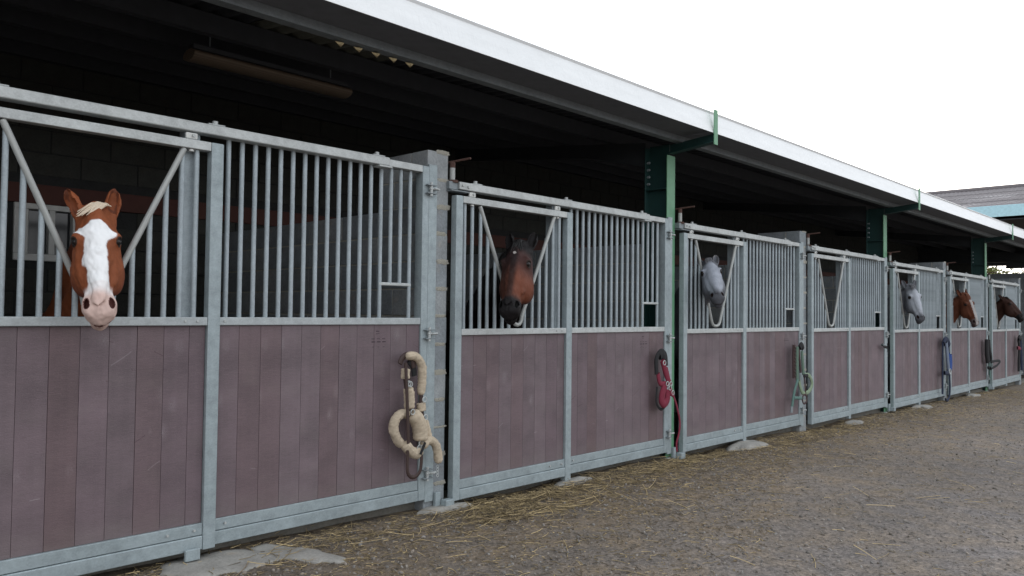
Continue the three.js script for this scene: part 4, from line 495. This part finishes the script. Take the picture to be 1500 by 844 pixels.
{ const t = halter('blue webbing halter with a dark looped lead rope reaching the ground', 12.4, -0.18); const s = (n, p, r, m, z) => strap(n, rel(t, p), r, m, t, z);
  s('strap', [[12.315, 0.93], [12.369, 0.808], [12.422, 0.606], [12.492, 0.402]], 0.06, C.slate, 0.05); s('strap', [[12.6, 0.69], [12.63, 0.514], [12.6, 0.4]], 0.055, C.blue, 0.05); s('padding', [[12.2, 0.9], [12.3, 0.97], [12.45, 0.96], [12.56, 0.88]], 0.06, C.navy, 0.04); s('rope', [[12.202, 0.94], [12.185, 0.664], [12.173, 0.334], [12.165, -0.03]], 0.035, C.navy, 0.03); s('rope', [[12.56, 0.9], [12.579, 0.651], [12.618, 0.312], [12.641, 0.024], [12.579, -0.12], [12.463, -0.165], [12.349, -0.14]], 0.03, C.navy, 0.03); s('strap', [[12.191, 0.366], [12.531, 0.333]], 0.04, C.navy, 0.055); s('strap', [[12.44, 0.72], [12.5, 0.55], [12.52, 0.42]], 0.035, C.blue, 0.07); ring(...rel(t, [[12.5, 0.38]])[0], 0.07, 0.05, t); }
{ const t = halter('dark rope halter with a stiff loop hung past the small chestnut horse', 15.6, 0.03); const s = (n, p, r, m, z) => strap(n, rel(t, p), r, m, t, z);
  s('rope', [[15.379, 0.932], [15.37, 0.655], [15.439, 0.442]], 0.09, C.black, 0.04); s('rope', [[15.54, 0.9], [15.6, 0.7], [15.709, 0.548], [15.72, 0.46]], 0.06, C.black, 0.04); s('strap', [[15.439, 0.442], [15.9, 0.455], [16.25, 0.43], [16.0, 0.36], [15.422, 0.30]], 0.028, C.black, 0.1); s('strap', [[15.553, 0.457], [15.624, 0.261], [15.68, 0.08]], 0.03, C.teal, 0.03); s('strap', [[15.4, 0.32], [15.62, 0.30]], 0.035, C.black, 0.05); }
{ const t = halter('dark halter with a bit of red, hung beside the farthest horse', 18.5, 0.0); const s = (n, p, r, m, z) => strap(n, rel(t, p), r, m, t, z);
  s('rope', [[18.379, 0.87], [18.467, 0.674], [18.408, 0.395], [18.395, 0.1]], 0.06, C.black, 0.04); s('strap', [[18.2, 0.68], [18.515, 0.651]], 0.045, C.red, 0.05); s('rope', [[18.62, 0.864], [18.66, 0.557], [18.7, 0.116]], 0.06, C.navy, 0.04); s('padding', [[18.38, 0.87], [18.5, 0.93], [18.62, 0.86]], 0.06, C.black, 0.04); }
{ const t = thing('door_latch', 'small black strap latch on the post right of the stall with no horse', 'latch', [9.17, 0.92, 0.02]); strap('strap', [[-0.13, 0.035], [0.0, 0.0], [0.12, -0.02]], 0.022, C.black, t, 0.02); mesh('stud', cyl(0.02, 0.04, 8), M.galvOld, t, [-0.1, 0.03, 0.02]).rotation.x = Math.PI / 2; strap('strap', [[0.09, 0.05], [0.1, -0.09]], 0.016, C.black, t, 0.03); }

/* ---------- far shed, hedge ---------- */
{
  const t = thing('open_shed', 'far open shed with weathered corrugated roof and pale blue eave board', 'shed', [30, 0, 0]);
  const lich = tex(512, 512, (u, v, i, j) => { const st = pn(u, v, 4, 3, 4), s2 = fbm(u * 5, v * 70, 2, 3), k = sm(0.18, 0.42, s2 + st * 0.6 + 0.05); const b = 1 + (wn(i >> 2, j) - 0.5) * 0.35 + pn(u, v, 30, 8, 2) * 0.3; return S([mix(0.145 * b, 0.33, k), mix(0.13 * b, 0.315, k), mix(0.135 * b, 0.32, k)]); }, true, 1 / 9, 1 / 9);
  const mat = new THREE.MeshStandardMaterial({ map: lich, roughness: 0.95 });
  const Z0 = -45, Z1 = 12; const slope = (x) => 5.63 + x * 0.235;
  for (let r = 0; r < 4; r++) { const P = [], U = [], I = [], n = 1100; for (let i = 0; i <= n; i++) { const z = Z0 + (Z1 - Z0) * i / n, w = Math.sin(z / 0.177 * 6.2832) * 0.012; for (const x of [r * 1.75 - 0.15, r * 1.75 + 1.75]) { P.push(x, slope(x) + w + (x < r * 1.75 ? 0.012 : 0), z); U.push(z, x); } } for (let i = 0; i < n; i++) I.push(i * 2, i * 2 + 2, i * 2 + 1, i * 2 + 1, i * 2 + 2, i * 2 + 3);
    const g = new THREE.BufferGeometry(); g.setAttribute('position', new THREE.Float32BufferAttribute(P, 3)); g.setAttribute('uv', new THREE.Float32BufferAttribute(U, 2)); g.setIndex(I); g.computeVertexNormals(); mesh('roof_sheet', g, mat, t); }
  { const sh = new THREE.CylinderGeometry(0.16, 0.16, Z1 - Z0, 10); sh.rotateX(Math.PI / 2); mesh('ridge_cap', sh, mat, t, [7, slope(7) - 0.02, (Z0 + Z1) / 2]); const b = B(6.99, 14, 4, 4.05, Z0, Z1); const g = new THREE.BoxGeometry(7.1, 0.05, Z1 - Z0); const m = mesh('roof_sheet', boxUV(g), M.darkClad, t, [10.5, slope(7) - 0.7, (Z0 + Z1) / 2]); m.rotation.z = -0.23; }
  bar('eave_board', -0.30, -0.24, 5.17, 5.60, Z0, Z1, M.blue, t, 0.01);
  mesh('cladding', B(13.9, 14, 4.15, 5.9, Z0, Z1), M.darkClad, t); mesh('ceiling', B(-0.2, 14, 5.05, 5.09, Z0, Z1), M.darkClad, t);
  for (const z of [-38, -30, -22, -14, 4, 11]) bar('post', 0, 0.25, -0.4, 5.04, z, z + 0.25, M.steelDark, t, 0.01);
}
{ // trees beyond the shed
  const leafM = new THREE.MeshStandardMaterial({ vertexColors: true, roughness: 0.8, side: THREE.DoubleSide }), bark = paint(0.1, 0.08, 0.06, 0.95);
  const tree = (label, x, z, h, w, seed) => { const r = rng(seed), t = thing('tree', label, 'tree', [x, -0.4, z], 'trees beyond the far shed'), P = [], C2 = [], N = 2600;
    for (let i = 0; i < N; i++) { const th = r() * 6.283, ph = Math.acos(2 * r() - 1), rad = Math.cbrt(r()) * (0.75 + 0.5 * noise(Math.cos(th) * 2 + seed, Math.cos(ph) * 2, seed)), c = V3(Math.sin(ph) * Math.cos(th) * w * rad, h * 0.62 + Math.cos(ph) * h * 0.4 * rad, Math.sin(ph) * Math.sin(th) * w * rad), s = 0.12 + r() * 0.16, k = 0.6 + r() * 0.9; const a = V3(r() - 0.5, r() - 0.5, r() - 0.5).normalize().multiplyScalar(s), b = V3(r() - 0.5, r() - 0.5, r() - 0.5).normalize().multiplyScalar(s); for (const p of [c.clone().add(a), c.clone().add(b), c.clone().sub(a)]) { P.push(p.x, p.y, p.z); C2.push(0.13 * k, 0.14 * k, 0.04 * k); } }
    const g = new THREE.BufferGeometry(); g.setAttribute('position', new THREE.Float32BufferAttribute(P, 3)); g.setAttribute('color', new THREE.Float32BufferAttribute(C2, 3)); g.computeVertexNormals(); mesh('crown', g, leafM, t); mesh('trunk', new THREE.CylinderGeometry(0.12, 0.25, h * 0.6, 8).translate(0, h * 0.3, 0), bark, t); };
  for (let i = 0; i < 6; i++) tree(['leftmost', 'second', 'third', 'fourth', 'fifth', 'rightmost'][i] + ' yellowish-green tree of the row seen in the gap under the stable roof', 74 + (i % 3) * 2, -13 + i * 3.4, 6.75 + (i * 37 % 5) * 0.12, 2.9, 100 + i);
}
renderer.render(scene, camera);
